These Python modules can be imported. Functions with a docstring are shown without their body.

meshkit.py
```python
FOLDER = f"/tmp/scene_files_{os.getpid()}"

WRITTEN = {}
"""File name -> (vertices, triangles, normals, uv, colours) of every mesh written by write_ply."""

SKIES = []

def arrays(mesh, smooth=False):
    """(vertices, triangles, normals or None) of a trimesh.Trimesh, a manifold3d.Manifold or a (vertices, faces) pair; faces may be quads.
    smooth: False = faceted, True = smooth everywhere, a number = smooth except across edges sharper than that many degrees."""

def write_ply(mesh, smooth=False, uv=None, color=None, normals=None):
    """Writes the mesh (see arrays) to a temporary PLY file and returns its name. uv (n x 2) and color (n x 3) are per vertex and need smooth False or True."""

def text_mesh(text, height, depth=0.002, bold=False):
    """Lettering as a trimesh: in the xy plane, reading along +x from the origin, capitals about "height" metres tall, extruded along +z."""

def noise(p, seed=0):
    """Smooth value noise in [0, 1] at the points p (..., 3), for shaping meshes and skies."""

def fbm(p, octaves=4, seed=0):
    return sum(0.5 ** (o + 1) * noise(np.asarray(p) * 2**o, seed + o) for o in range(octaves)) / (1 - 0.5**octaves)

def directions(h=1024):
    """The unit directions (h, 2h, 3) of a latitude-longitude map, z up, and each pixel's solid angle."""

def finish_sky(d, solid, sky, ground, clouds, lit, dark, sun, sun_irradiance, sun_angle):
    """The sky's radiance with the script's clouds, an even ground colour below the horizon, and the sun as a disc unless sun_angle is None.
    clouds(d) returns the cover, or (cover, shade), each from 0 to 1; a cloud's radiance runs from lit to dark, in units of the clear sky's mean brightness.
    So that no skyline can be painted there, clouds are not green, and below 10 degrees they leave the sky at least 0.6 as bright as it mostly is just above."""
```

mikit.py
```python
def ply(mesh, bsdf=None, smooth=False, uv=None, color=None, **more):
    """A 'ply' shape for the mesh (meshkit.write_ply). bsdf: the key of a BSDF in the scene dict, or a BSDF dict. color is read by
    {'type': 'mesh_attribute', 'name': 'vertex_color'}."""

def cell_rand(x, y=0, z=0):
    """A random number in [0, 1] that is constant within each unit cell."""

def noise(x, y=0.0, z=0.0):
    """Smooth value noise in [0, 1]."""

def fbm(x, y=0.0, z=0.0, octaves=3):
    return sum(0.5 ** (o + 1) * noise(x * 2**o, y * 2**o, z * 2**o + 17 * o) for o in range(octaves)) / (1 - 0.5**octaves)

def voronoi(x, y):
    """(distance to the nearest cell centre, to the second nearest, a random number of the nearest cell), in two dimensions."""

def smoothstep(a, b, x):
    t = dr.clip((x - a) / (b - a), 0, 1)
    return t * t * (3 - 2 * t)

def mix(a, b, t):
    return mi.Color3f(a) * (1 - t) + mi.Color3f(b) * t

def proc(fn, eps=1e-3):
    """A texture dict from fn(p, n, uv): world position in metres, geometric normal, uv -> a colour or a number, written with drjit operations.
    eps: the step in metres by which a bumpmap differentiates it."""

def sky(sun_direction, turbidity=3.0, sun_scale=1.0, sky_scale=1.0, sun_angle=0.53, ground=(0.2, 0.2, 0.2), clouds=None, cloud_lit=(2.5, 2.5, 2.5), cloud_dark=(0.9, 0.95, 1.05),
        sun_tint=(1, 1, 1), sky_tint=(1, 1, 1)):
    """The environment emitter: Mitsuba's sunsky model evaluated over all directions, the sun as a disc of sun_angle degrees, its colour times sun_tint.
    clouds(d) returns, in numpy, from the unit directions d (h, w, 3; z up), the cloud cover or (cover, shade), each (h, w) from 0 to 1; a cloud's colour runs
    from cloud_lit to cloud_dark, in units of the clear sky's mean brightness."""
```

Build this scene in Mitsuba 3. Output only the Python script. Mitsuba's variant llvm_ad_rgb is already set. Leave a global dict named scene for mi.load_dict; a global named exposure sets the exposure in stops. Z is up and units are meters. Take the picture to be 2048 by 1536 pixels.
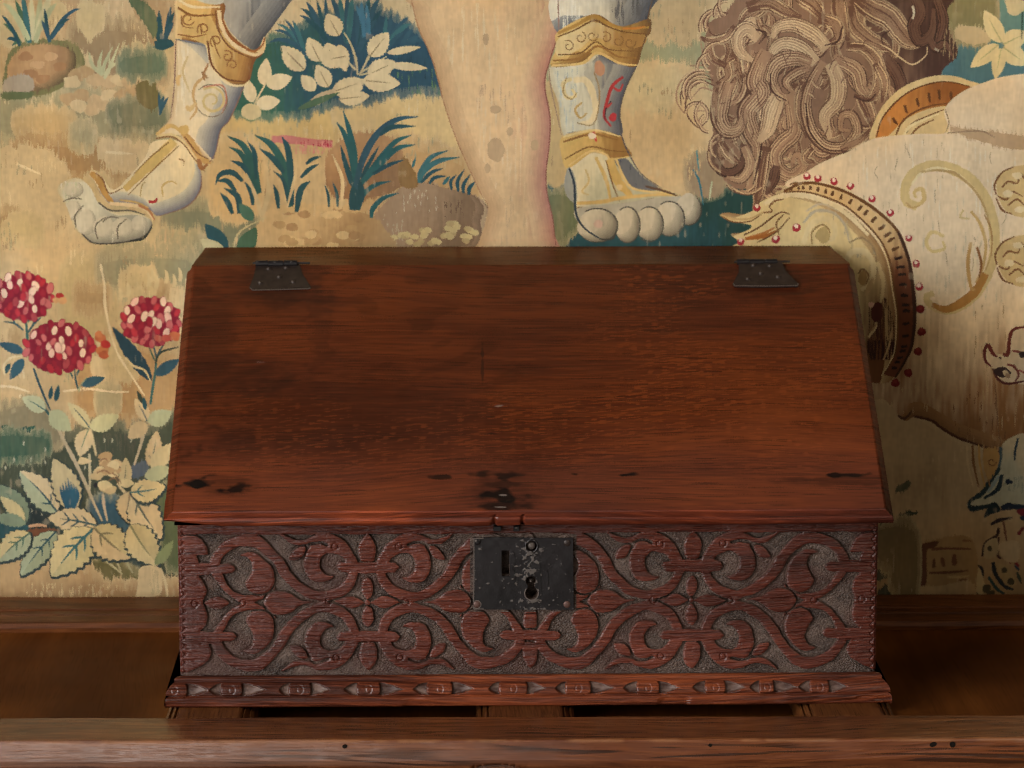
import math, random, numpy as np, trimesh, shapely, mitsuba as mi, drjit as dr, mikit, meshkit
from shapely.geometry import Polygon, MultiPolygon, LineString, Point, box as sbox
from shapely.ops import unary_union
from shapely import affinity
from scipy import ndimage
from mikit import proc, noise, fbm, smoothstep, mix

T = mi.ScalarTransform4f
rng = np.random.default_rng(7)
scene, labels = {}, {}

# ------------------------------------------------------------------ camera, light, exposure
CAM = np.array([-0.0505, -2.9982, 0.8395])
PITCH, YAW, ROLL, FPX = 0.1757, 0.0116, 0.0003, 6523.5
FW = np.array([math.sin(YAW) * math.cos(PITCH), math.cos(YAW) * math.cos(PITCH), -math.sin(PITCH)])
RT = np.cross(FW, [0, 0, 1.0]); RT /= np.linalg.norm(RT)
UP = np.cross(RT, FW)
scene['camera'] = {'type': 'thinlens', 'fov': math.degrees(2 * math.atan(1024 / FPX)), 'fov_axis': 'x', 'near_clip': 0.1, 'far_clip': 60.0,
                   'aperture_radius': 0.0055, 'focus_distance': 3.05,
                   'to_world': T().look_at(origin=CAM.tolist(), target=(CAM + FW).tolist(), up=[0, 0, 1])}
exposure = 0.0
KEY, FILL, LOW, AMB = 9.6, 1.2, 3.8, 0.07
scene['room_light'] = {'type': 'constant', 'radiance': {'type': 'rgb', 'value': [AMB, AMB * 0.82, AMB * 0.6]}}


def pt(x, y, Y):
    """The point of the upright plane y = Y behind pixel (x, y) of the 2048 x 1536 photograph (a survey of where things stand)."""
    d = FW + RT * ((np.asarray(x, float)[..., None] - 1024) / FPX) - UP * ((np.asarray(y, float)[..., None] - 768) / FPX)
    return CAM + d * ((Y - CAM[1]) / d[..., 1])[..., None]


def ptz(x, y, Z):
    d = FW + RT * ((x - 1024) / FPX) - UP * ((y - 768) / FPX)
    return CAM + d * ((Z - CAM[2]) / d[2])


def lin(c):
    c = np.asarray(c, float) / 255.0
    return np.where(c <= 0.04045, c / 12.92, ((c + 0.055) / 1.055) ** 2.4)


# soft box lamp, out of frame at the left
def look(pos, target):
    return T().look_at(origin=list(pos), target=list(target), up=[0, 0, 1])
LAMP = (-3.6, -3.7, 1.75)
# ------------------------------------------------------------------ materials
def C(c): return mi.Color3f(*[float(v) for v in lin(c)])


def oak(name, dark, mid, light, rough=0.42, spec=0.5, grain=1.0, axis='x', stains_sheen=None, bump=0.00025, flecks=0.0, sc=1.0, coat=0.0, mottle=1.0):
    cd, cm, cl = C(dark), C(mid), C(light)
    def coords(p):
        if axis == 'x': return p.x, p.z * 0.9 + p.y * 0.45, p.y - p.z
        if axis == 'z': return p.z, p.x + 0.3 * p.y, p.y
        return p.y, p.x, p.z
    def fib(p):
        a, b, c = coords(p)
        w = (noise(a * 5 * sc, b * 16 * sc, c * 3) - 0.5) * 0.02 + (noise(a * 1.7 * sc, b * 5 * sc, 8.0) - 0.5) * 0.03
        lines = noise(a * 22 * sc, (b + w) * 520 * sc, 3.0) * 0.5 + noise(a * 60 * sc, (b + w) * 1200 * sc, 9.0) * 0.5
        return lines, a, b + w, c
    def col(p, n, uv):
        l, a, b, c = fib(p)
        bands = noise(a * 4 * sc, b * 60 * sc, 1.5)
        m = fbm(a * 6 * sc, b * 7 * sc, c * 5, 4)
        v = mix(cd, cm, smoothstep(0.15, 0.6, m * 0.5 * mottle + 0.25 * (1 - mottle) + bands * 0.22 + l * 0.28 * grain))
        v = mix(v, cl, smoothstep(0.48, 0.92, l * 0.40 * grain + m * 0.55 * mottle + bands * 0.2) * 0.8)
        pores = smoothstep(0.66, 0.82, noise(a * 30 * sc, b * 1500 * sc, 21.0)) * smoothstep(0.3, 0.6, noise(a * 14, b * 120, 4.0))
        v = v * (1 - 0.42 * pores * grain)
        if flecks > 0:
            q = b - a * 0.5
            f = smoothstep(0.60, 0.85, noise(a * 140, b * 800 - a * 60, 31.0)) * smoothstep(0.45, 0.75, fbm(a * 8, b * 9, 41.0, 3)) * smoothstep(0.20, 0.27, p.z)
            v = mix(v, cl * 1.25, f * flecks)
            drk = smoothstep(0.62, 0.8, noise(q * 70, a * 26 + b * 20, 61.0)) * smoothstep(0.25, 0.31, p.z) * smoothstep(0.12, -0.05, p.x)
            v = v * (1 - 0.22 * drk)
        if stains_sheen is not None: v = stains_sheen(p, v)
        return v
    def bmp(p, n, uv):
        l, a, b, c = fib(p)
        return l * 1.0 + fbm(a * 40, b * 60, c * 40, 2) * 1.5
    def rg(p, n, uv):
        return rough + (fbm(p.x * 14, p.y * 14 + p.z * 14, p.z * 11, 2) - 0.5) * 0.22
    b = {'type': 'principled', 'base_color': proc(col), 'roughness': proc(rg), 'specular': spec}
    if coat > 0: b['clearcoat'], b['clearcoat_gloss'] = coat, 0.72
    scene[name] = {'type': 'bumpmap', 'arbitrary': proc(bmp, 0.0003), 'scale': bump, 'bsdf': b}


def ell(p, x, z, rx, rz, wob=0.35):
    d = dr.sqrt(dr.square((p.x - x) / rx) + dr.square((p.z - z) / rz)) + (fbm(p.x * 90, p.z * 260, 5.0, 2) - 0.5) * 2 * wob
    return smoothstep(1.05, 0.45, d)


# lid stains sit where iron and damp have blackened the oak
LA = math.atan2(0.3787 - 0.1908, 0.290 + 0.0345)
LY, LZ, LW = -0.0345, 0.1908, 0.3403
LL = math.hypot(0.3787 - 0.1908, 0.290 + 0.0345)
CA, SA = math.cos(LA), math.sin(LA)


def lid_at(px, py):
    """x and z of a spot on the sloping lid, from a pixel."""
    d = FW + RT * ((px - 1024) / FPX) - UP * ((py - 768) / FPX)
    n = np.array([0, -SA, CA]); o = np.array([0, LY, LZ])
    q = CAM + d * (((o - CAM) @ n) / (d @ n))
    return float(q[0]), float(q[2])


STAINS = [(405, 966, 42, 11, .98), (468, 974, 24, 9, .9), (440, 968, 80, 20, .4), (885, 953, 22, 4.5, .8), (1000, 950, 50, 8, .75), (1000, 968, 40, 7, .55), (1003, 992, 40, 11, .9), (1005, 1012, 60, 9, .8), (1003, 980, 90, 40, .35),
          (1248, 950, 26, 5, .95), (1150, 949, 8, 4, .7), (1690, 950, 50, 5, .9), (1700, 962, 150, 12, .4), (520, 760, 75, 30, .2), (640, 640, 30, 75, .2), (600, 610, 95, 28, .2),
          (380, 905, 26, 14, .55), (470, 880, 60, 30, .3), (985, 866, 9, 3, .8), (560, 555, 110, 60, .4), (1540, 560, 110, 45, .4), (480, 740, 120, 40, .14), (965, 730, 3, 40, .5), (1765, 880, 12, 160, .25), (700, 830, 330, 90, .22), (420, 700, 60, 150, .3)]
PALE = [(520, 723, 13, 2.2), (992, 812, 11, 2.4), (1006, 990, 7, 2), (1005, 1014, 9, 1.6)]


def lid_stains_sheen(p, v):
    # sheen on the lower third of the lid, painted in as a paler tone
    low_sheen = smoothstep(0.275, 0.205, p.z + (fbm(p.x * 9, p.z * 30, 3.0, 3) - 0.5) * 0.05)
    v = mix(v, v * mi.Color3f(1.9, 2.1, 2.6) + 0.006, low_sheen * 0.75)
    for x, y, rx, ry, k in STAINS:
        a, b = lid_at(x, y)
        z0 = lid_at(x, y + ry)[1]
        v = mix(v, C((13, 10, 9)), ell(p, a, b, rx / 1900, max(abs(b - z0) * 1.2, 1e-4), 0.85 if rx < 60 else 0.28) * k)
    for x, y, rx, ry in PALE:
        a, b = lid_at(x, y)
        z0 = lid_at(x, y + ry)[1]
        v = mix(v, C((150, 135, 125)), ell(p, a, b, rx / 2040, max(abs(b - z0), 1e-4), 1.3) * 0.4)
    return v


def rail_sheen_wear(p, v):
    # sheen on the front rail's upright face is painted in, greyest at left; hands and feet have rubbed its arris pale
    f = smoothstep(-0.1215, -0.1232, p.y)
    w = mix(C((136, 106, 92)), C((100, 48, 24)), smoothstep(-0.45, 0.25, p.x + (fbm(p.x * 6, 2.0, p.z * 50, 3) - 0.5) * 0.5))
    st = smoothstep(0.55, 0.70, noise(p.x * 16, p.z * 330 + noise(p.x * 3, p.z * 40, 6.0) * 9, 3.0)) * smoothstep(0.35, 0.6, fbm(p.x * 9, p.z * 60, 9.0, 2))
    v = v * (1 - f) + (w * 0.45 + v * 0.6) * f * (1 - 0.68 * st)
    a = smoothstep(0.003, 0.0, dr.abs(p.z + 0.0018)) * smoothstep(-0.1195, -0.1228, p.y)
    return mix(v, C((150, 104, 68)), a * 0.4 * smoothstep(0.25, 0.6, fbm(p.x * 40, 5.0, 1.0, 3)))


oak('oak_lid', (52, 20, 9), (84, 35, 13), (110, 50, 18), rough=0.40, spec=0.25, flecks=0.6, stains_sheen=lid_stains_sheen, bump=0.0003, coat=0.06, grain=0.85)
oak('oak_edge', (56, 22, 13), (106, 46, 26), (176, 84, 46), rough=0.34, bump=0.0004, coat=0.25, spec=0.4)
oak('oak_top', (60, 29, 9), (84, 43, 15), (112, 64, 26), rough=0.36, spec=0.02, bump=0.00012)
oak('oak_carved', (38, 16, 11), (76, 33, 23), (118, 60, 43), rough=0.36, bump=0.0007, grain=0.95, spec=0.45, sc=1.25)
oak('oak_moulding', (40, 18, 11), (78, 36, 22), (140, 70, 38), rough=0.34, spec=0.4, bump=0.0006, grain=1.2)
oak('oak_chest', (54, 28, 12), (92, 50, 22), (124, 74, 38), rough=0.42, bump=0.0003, spec=0.15)
oak('oak_chest_front', (54, 28, 12), (92, 50, 22), (124, 74, 38), rough=0.3, bump=0.0005, spec=0.7, stains_sheen=rail_sheen_wear, grain=1.2)
oak('oak_chest_deep', (70, 36, 13), (96, 53, 20), (118, 70, 30), rough=0.5, axis='y', bump=0.0001, mottle=1.3, grain=0.3, spec=0.02)
oak('oak_lid_end', (46, 18, 9), (80, 34, 16), (120, 58, 28), rough=0.45, bump=0.0003, spec=0.06)
oak('oak_muntin', (44, 23, 10), (74, 41, 18), (104, 62, 30), rough=0.38, axis='y', bump=0.0002, spec=0.2)


def ground_col(p, n, uv):
    m = fbm(p.x * 60, p.y * 60, p.z * 60, 3)
    pits = noise(p.x * 1100, p.y * 400, p.z * 1100)
    v = mix(C((40, 28, 22)), C((100, 82, 72)), smoothstep(0.25, 0.8, m * 0.55 + pits * 0.45))
    return mix(v, C((70, 38, 30)), smoothstep(0.5, 0.75, fbm(p.x * 25, p.y * 25, p.z * 25, 2)) * 0.45)
def ground_bump(p, n, uv):
    return noise(p.x * 900 + p.z * 300, p.y * 300, p.z * 900) * 1.0 + noise(p.x * 1700, 2.0, p.z * 1700) * 0.5
scene['oak_ground'] = {'type': 'bumpmap', 'arbitrary': proc(ground_bump, 0.0002), 'scale': 0.0011,
                       'bsdf': {'type': 'principled', 'base_color': proc(ground_col), 'roughness': 0.5, 'specular': 0.45}}


def scoop_col(p, n, uv):
    m = fbm(p.x * 110, p.y * 110, p.z * 160, 3)
    return mix(C((60, 38, 30)), C((104, 82, 72)), smoothstep(0.3, 0.75, m))
scene['oak_scoop'] = {'type': 'principled', 'base_color': proc(scoop_col), 'roughness': 0.45, 'specular': 0.4}


def iron_rust(p):
    near = dr.exp(-dr.square((p.x - 0.001) / 0.017))
    return smoothstep(0.655, 0.74, fbm(p.x * 260, p.y * 120, p.z * 240, 4) + 0.16 * near - 0.03 + 0.10 * (fbm(p.x * 45, 4.0, p.z * 45, 2) - 0.5))
def iron_col(p, n, uv): return mix(mix(C((18, 16, 17)), C((34, 30, 31)), fbm(p.x * 40, p.y * 40, p.z * 40, 2)), C((96, 88, 82)), iron_rust(p) * 0.75)
def iron_rough(p, n, uv): return 0.3 + 0.4 * iron_rust(p)
def iron_bump(p, n, uv): return iron_rust(p) * 0.8 + fbm(p.x * 90, p.y * 90, p.z * 90, 2) * 0.9
scene['iron'] = {'type': 'bumpmap', 'arbitrary': proc(iron_bump, 0.0003), 'scale': 0.0005,
                 'bsdf': {'type': 'principled', 'base_color': proc(iron_col), 'roughness': proc(iron_rough), 'metallic': 0.2, 'specular': 0.45}}
def iron2_col(p, n, uv): return mix(C((34, 24, 20)), C((54, 43, 38)), fbm(p.x * 120, p.y * 120, p.z * 120, 3))
scene['iron_brown'] = {'type': 'bumpmap', 'arbitrary': proc(lambda p, n, uv: fbm(p.x * 300, p.y * 300, p.z * 300, 3), 0.0003), 'scale': 0.0006,
                       'bsdf': {'type': 'principled', 'base_color': proc(iron2_col), 'roughness': 0.42, 'metallic': 0.3, 'specular': 0.6}}
scene['iron_worn'] = {'type': 'principled', 'base_color': {'type': 'rgb', 'value': lin((92, 82, 76)).tolist()}, 'roughness': 0.42, 'metallic': 0.4}
scene['copper'] = {'type': 'principled', 'base_color': {'type': 'rgb', 'value': lin((84, 58, 50)).tolist()}, 'roughness': 0.5, 'metallic': 0.3}
scene['dark_inside'] = {'type': 'diffuse', 'reflectance': {'type': 'rgb', 'value': [0.012, 0.009, 0.007]}}

# ------------------------------------------------------------------ mesh helpers
BY = 0.0094
RB = np.array([[math.cos(BY), -math.sin(BY), 0], [math.sin(BY), math.cos(BY), 0], [0, 0, 1]])


def number(key):
    k, i = key, 0
    while k in scene:
        i += 1; k = f'{key}_{i:03d}'
    return k


def put(key, mesh, bsdf, rot=False, smooth=30, uv=None):
    v, f = (mesh.vertices, mesh.faces) if hasattr(mesh, 'vertices') else mesh
    v = np.array(v, float)
    if rot: v = v @ RB.T
    k = number(key)
    scene[k] = mikit.ply((v, np.asarray(f)), bsdf, smooth=smooth, uv=uv)
    return k


def chamfer_box(x0, x1, y0, y1, z0, z1, b=0.002):
    p = []
    for x, sx in ((x0, 1), (x1, -1)):
        for y, sy in ((y0, 1), (y1, -1)):
            for z, sz in ((z0, 1), (z1, -1)):
                p += [(x + sx * b, y + sy * b, z), (x + sx * b, y, z + sz * b), (x, y + sy * b, z + sz * b)]
    return trimesh.PointCloud(np.array(p)).convex_hull


def round_profile(pts, r=0.002, n=3):
    """A closed polygon with its corners rounded."""
    P = Polygon(pts)
    Q = P.buffer(-r, quad_segs=n).buffer(2 * r, quad_segs=n).buffer(-r, quad_segs=n)
    return np.array(Q.exterior.coords)[:-1]


def loft_x(profile, x0, x1, n=160, wob=0.0006, seed=0, axis='x', freq=9.0):
    """A profile (a closed polygon across) run along an axis, its faces a little uneven as hand-planed wood is."""
    prof = np.asarray(profile, float)
    if Polygon(prof).exterior.is_ccw: prof = prof[::-1]
    m = len(prof)
    xs = np.linspace(x0, x1, n)
    V = np.zeros((n, m, 3))
    for i, x in enumerate(xs):
        q = np.column_stack([np.full(m, x * freq), prof[:, 0] * 30, prof[:, 1] * 30])
        d = np.column_stack([meshkit.fbm(q, 3, seed), meshkit.fbm(q + 50, 3, seed + 5)]) - 0.5
        V[i, :, 0] = x; V[i, :, 1:] = prof + d * 2 * wob
    if axis == 'y': V = V[..., [1, 0, 2]]
    V = V.reshape(-1, 3)
    F = []
    for i in range(n - 1):
        a = np.arange(m); b = (a + 1) % m
        F.append(np.column_stack([i * m + a, i * m + b, (i + 1) * m + b])); F.append(np.column_stack([i * m + a, (i + 1) * m + b, (i + 1) * m + a]))
    tv, tf = trimesh.creation.triangulate_polygon(Polygon(prof), engine='earcut')
    idx = np.array([int(np.argmin(((prof - t) ** 2).sum(1))) for t in tv])
    F.append(idx[tf]); F.append(idx[tf][:, ::-1] + (n - 1) * m)
    mesh = trimesh.Trimesh(V, np.vstack(F), process=False)
    mesh.fix_normals()
    return mesh


def grid_faces(nr, nc):
    i, j = np.meshgrid(np.arange(nr - 1), np.arange(nc - 1), indexing='ij')
    a = (i * nc + j).ravel()
    return np.column_stack([a, a + 1, a + nc + 1]), np.column_stack([a, a + nc + 1, a + nc])


def submesh(V, F):
    u, inv = np.unique(F, return_inverse=True)
    return V[u], inv.reshape(F.shape)


# ------------------------------------------------------------------ the chest the box stands on
labels['coffer'] = {'label': 'old brown oak chest with a panelled top carrying the carved box', 'category': 'chest'}
FY, RY, BKY, IN = -0.1237, 0.312, 0.4167, -0.049
XL, XR = -0.78, 0.82
MUNT = []
for a, b in ((326, 507), (953, 1152), (1604, 1797)):
    MUNT.append((float(ptz(a, 1432, 0)[0]), float(ptz(b, 1432, 0)[0])))
# front rail: a thick board, its front arris worn round; a cut-out for the lock in its lower edge
fr = round_profile([(FY, 0.0), (IN, 0.0005), (IN, -0.032), (FY + .004, -0.032), (FY - .001, -0.02)], 0.003)
kx = ptz(993, 1480, 0)[0]
frm = loft_x(fr, XL, XR, 260, 0.0009, 3)
cy = trimesh.creation.cylinder(0.07, 0.03, sections=128)
cy.apply_transform(trimesh.transformations.rotation_matrix(math.pi / 2, [1, 0, 0])); cy.apply_translation([kx, FY, -0.0246 - 0.07])
frm = trimesh.boolean.difference([frm, cy], engine='manifold')
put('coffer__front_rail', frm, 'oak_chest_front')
bf = Polygon([(XL + .03, -0.62), (XR - .03, -0.62), (XR - .03, -0.0325), (XL + .03, -0.0325)]).difference(Point(kx, -0.045).buffer(0.02))
m = trimesh.creation.extrude_polygon(bf, 0.02, engine='earcut')
m.apply_transform(np.array([[1, 0, 0, 0], [0, 0, -1, FY + .03], [0, 1, 0, 0], [0, 0, 0, 1]]))
put('coffer__front_board', m, 'oak_chest', smooth=False)
# back rail: the front edge carries a rounded moulding and a scratched line
br = [(RY, -0.0105), (RY - .001, -0.006), (RY + .001, -0.001), (RY + .0035, 0.0)]
br += [(RY + .030, 0.0), (RY + .031, -0.0022), (RY + .0335, -0.0022), (RY + .0345, 0.0), (RY + .052, 0.0), (RY + .053, .0016), (BKY, .002), (BKY, -0.03), (RY, -0.03)]
put('coffer__back_rail', loft_x(br, XL, XR, 220, 0.0006, 11), 'oak_chest')
REED = [(0, -.011), (.0015, -.0058), (.004, -.0045), (.0055, -.006), (.0075, -.0035), (.0095, -.002), (.011, -.0038), (.0125, -.0012), (.0155, 0.0)]
for x0, x1 in MUNT:
    pr = [(x0 + a, b) for a, b in REED] + [(x1 - a, b) for a, b in REED[::-1]] + [(x1, -.03), (x0, -.03)]
    put('coffer__muntin', loft_x(pr, IN - .001, RY + .002, 60, 0.0004, 21, 'y'), 'oak_muntin')
ends = [XL + .075] + [v for ab in MUNT for v in ab] + [XR - .075]
for i in range(4):
    x0, x1 = ends[2 * i], ends[2 * i + 1]
    X, Y = np.meshgrid(np.linspace(x0 - .004, x1 + .004, 60), np.linspace(IN - .004, RY + .004, 60))
    Z = (-0.0105 if i in (0, 3) else -0.023) - 0.0012 * (meshkit.fbm(np.stack([X * 8, Y * 8, X * 0], -1), 3, 4) - 0.4)
    a, b = grid_faces(60, 60)
    V = np.stack([X, Y, Z], -1).reshape(-1, 3)
    V2 = V.copy(); V2[:, 2] = -0.0285
    put('coffer__panel', (np.vstack([V, V2]), np.vstack([a, b, a[:, ::-1] + 3600, b[:, ::-1] + 3600])), 'oak_chest_deep')
for x0, x1 in ((XL + .001, XL + .075), (XR - .075, XR - .001)):
    put('coffer__end_rail', chamfer_box(x0, x1, IN + .0005, RY - .0015, -0.031, -0.0005, 0.0015), 'oak_muntin')
for x in (XL + .03, XR - .05):
    put('coffer__side_board', chamfer_box(x, x + .02, FY + .0305, BKY - .02, -0.62, -0.0325, 0.001), 'oak_chest')
for hx, hw, hh_ in ((1866, 14, .0042), (1905, 11, .0055), (1420, 7, .003), (690, 9, .0035)):   # old nail holes, black with iron
    u = float(ptz(hx, 1484, -0.004)[0])
    r = affinity.scale(Point(0, 0).buffer(1, quad_segs=5), hw / 4200, hh_ / 2)
    hm_esh = trimesh.creation.extrude_polygon(affinity.rotate(r, 20), 0.002, engine='earcut')
    hm_esh.apply_transform(np.array([[1, 0, 0, u], [0, 0, -1, FY + .0008], [0, 1, 0, -0.0062], [0, 0, 0, 1]]))
    put('coffer__front_rail__nail_hole', hm_esh, 'dark_inside')
put('coffer__back_board', chamfer_box(XL + .03, XR - .03, BKY - .0195, BKY - .001, -0.62, -0.0325, 0.001), 'oak_chest')

# ------------------------------------------------------------------ the box
labels['writing_box__lock_plate'] = {'label': 'square black iron lock plate with keyhole, slot and worn rust spots'}
labels['writing_box__top_board'] = {'label': 'narrow polished flat board above the hinges'}
labels['writing_box'] = {'label': 'carved oak desk box with sloping lid, iron hinges and square iron lock plate', 'category': 'box'}
HB, HT, W2 = 0.0277, 0.192, 0.330

# carved front: one quarter of the repeat, in pixels of the photograph from the axis of the large scrolls, then mirrored
def g(*a): return [(x / 4.389 - 79, 185 - y / 4.389) for x, y in zip(a[::2], a[1::2])]


def smooth_closed(pts, n=6):
    P = np.asarray(pts, float); k = len(P); out = []
    for i in range(k):
        p0, p1, p2, p3 = P[i - 1], P[i], P[(i + 1) % k], P[(i + 2) % k]
        t = np.linspace(0, 1, n, endpoint=False)[:, None]
        out.append(0.5 * (2 * p1 + (p2 - p0) * t + (2 * p0 - 5 * p1 + 4 * p2 - p3) * t ** 2 + (3 * p1 - p0 - 3 * p2 + p3) * t ** 3))
    return np.vstack(out)


def smooth_open(pts, n=8):
    P = np.asarray(pts, float)
    P = np.vstack([2 * P[0] - P[1], P, 2 * P[-1] - P[-2]]); out = []
    for i in range(1, len(P) - 2):
        p0, p1, p2, p3 = P[i - 1:i + 3]
        t = np.linspace(0, 1, n, endpoint=False)[:, None]
        out.append(0.5 * (2 * p1 + (p2 - p0) * t + (2 * p0 - 5 * p1 + 4 * p2 - p3) * t ** 2 + (3 * p1 - p0 - 3 * p2 + p3) * t ** 3))
    return np.vstack(out + [P[-2:-1]])


def S(pts, n=6): return Polygon(smooth_closed(pts, n)).buffer(0)


def g2(*a): return [(x / 3.84 - 79, 185 - y / 3.84) for x, y in zip(a[::2], a[1::2])]


def cell():
    """Scroll from the large-leaf axis (X = 0) to the small-leaf axis (X = 324)."""
    # the S-shaped stem with its two rings
    outer = g2(610, 722, 500, 662, 420, 580, 360, 500, 338, 440, 345, 395, 372, 338, 450, 250, 550, 205, 640, 184, 700, 190, 765, 222, 840, 300, 912, 390, 972, 488, 1050, 565, 1130, 615, 1200, 632, 1285, 610, 1350, 575, 1392, 520, 1408, 470)
    back = g2(1482, 470, 1475, 510, 1440, 590, 1380, 655, 1285, 698, 1210, 712, 1140, 692, 1080, 676, 1010, 636, 930, 566, 872, 496, 830, 418, 792, 366, 745, 328, 680, 287, 600, 282, 520, 304, 456, 358, 422, 420, 430, 470, 452, 520, 485, 580, 540, 628, 610, 648, 690, 652, 770, 630, 826, 590)
    back += g2(838, 606, 800, 646, 740, 684, 670, 716)
    stem = Polygon(np.vstack([smooth_open(outer, 5), smooth_open(back, 5)])).buffer(0)
    barp = Polygon(g2(280, 412, 490, 414, 525, 430, 541, 455, 522, 482, 490, 492, 280, 496))
    barq = Polygon(g2(1300, 442, 1325, 408, 1400, 400, 1570, 400, 1570, 492, 1400, 490, 1335, 482))
    fat = S(g2(580, 345, 640, 320, 700, 330, 760, 374, 812, 440, 830, 520, 820, 585, 785, 630, 720, 652, 660, 638, 622, 600, 612, 560, 640, 510, 664, 450, 660, 400, 632, 365))
    cres = S(g2(1478, 420, 1440, 330, 1390, 258, 1310, 205, 1230, 186, 1150, 195, 1085, 224, 1030, 230, 960, 214, 880, 184, 922, 232, 972, 264, 1030, 274, 1080, 268, 1108, 284, 1082, 330, 1062, 400, 1070, 470, 1102, 530, 1150, 558, 1210, 560, 1258, 546, 1286, 520, 1240, 512, 1202, 480, 1184, 430, 1196, 372, 1240, 342, 1300, 345, 1350, 372, 1400, 430), 5)
    cres = cres.difference(ribbon_px(g2(1100, 272, 1140, 256, 1190, 256, 1240, 272), 2.4))
    leaf2 = S(g2(948, 385, 975, 322, 1030, 286, 1074, 284, 1080, 305, 1056, 352, 1018, 384))
    midl = S([(x, max(y, -1)) for x, y in g2(745, 712, 776, 655, 822, 625, 900, 622, 960, 642, 1012, 680, 1080, 706, 1130, 712)] + g2(1000, 730, 900, 735, 800, 730))
    petal_up = S([(324, 6), (316, 14), (312, 27), (314, 40), (324, 50), (333, 42), (336, 28), (332, 13)])
    petal_side = S([(319, -1), (300, 11), (286, 12), (270, 6), (258, -1), (280, -3), (300, -3)])
    bud = S([(311, 83), (306, 100), (307, 115), (314, 128), (324, 136), (333, 128), (340, 112), (339, 98), (334, 83), (323, 81)])
    cut = lambda p, *q: p.difference(unary_union([k.buffer(2.6) for k in q]))
    stem = cut(stem, fat, midl, petal_side)
    return unary_union([p.buffer(-0.3) for p in (stem, barp, barq, fat, cut(cres, leaf2), leaf2, midl, petal_up, petal_side, Point(324, 0).buffer(5.5), bud)])


def ribbon_px(p, w): return LineString(smooth_open(p, 5)).buffer(w)


def mid_leafs():
    """Pieces on the axis of the large scrolls, at the middle of the front."""
    return unary_union([S([(0, 10), (-11, 18), (-13, 32), (-12, 50), (0, 53), (12, 50), (14, 32), (10, 18)]), S([(-13, 83), (-16, 100), (-12, 120), (0, 134), (12, 120), (16, 100), (13, 83)]),
                        S([(4, 0), (25, 11), (50, 10), (66, 0), (50, -3), (20, -3)])])


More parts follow.
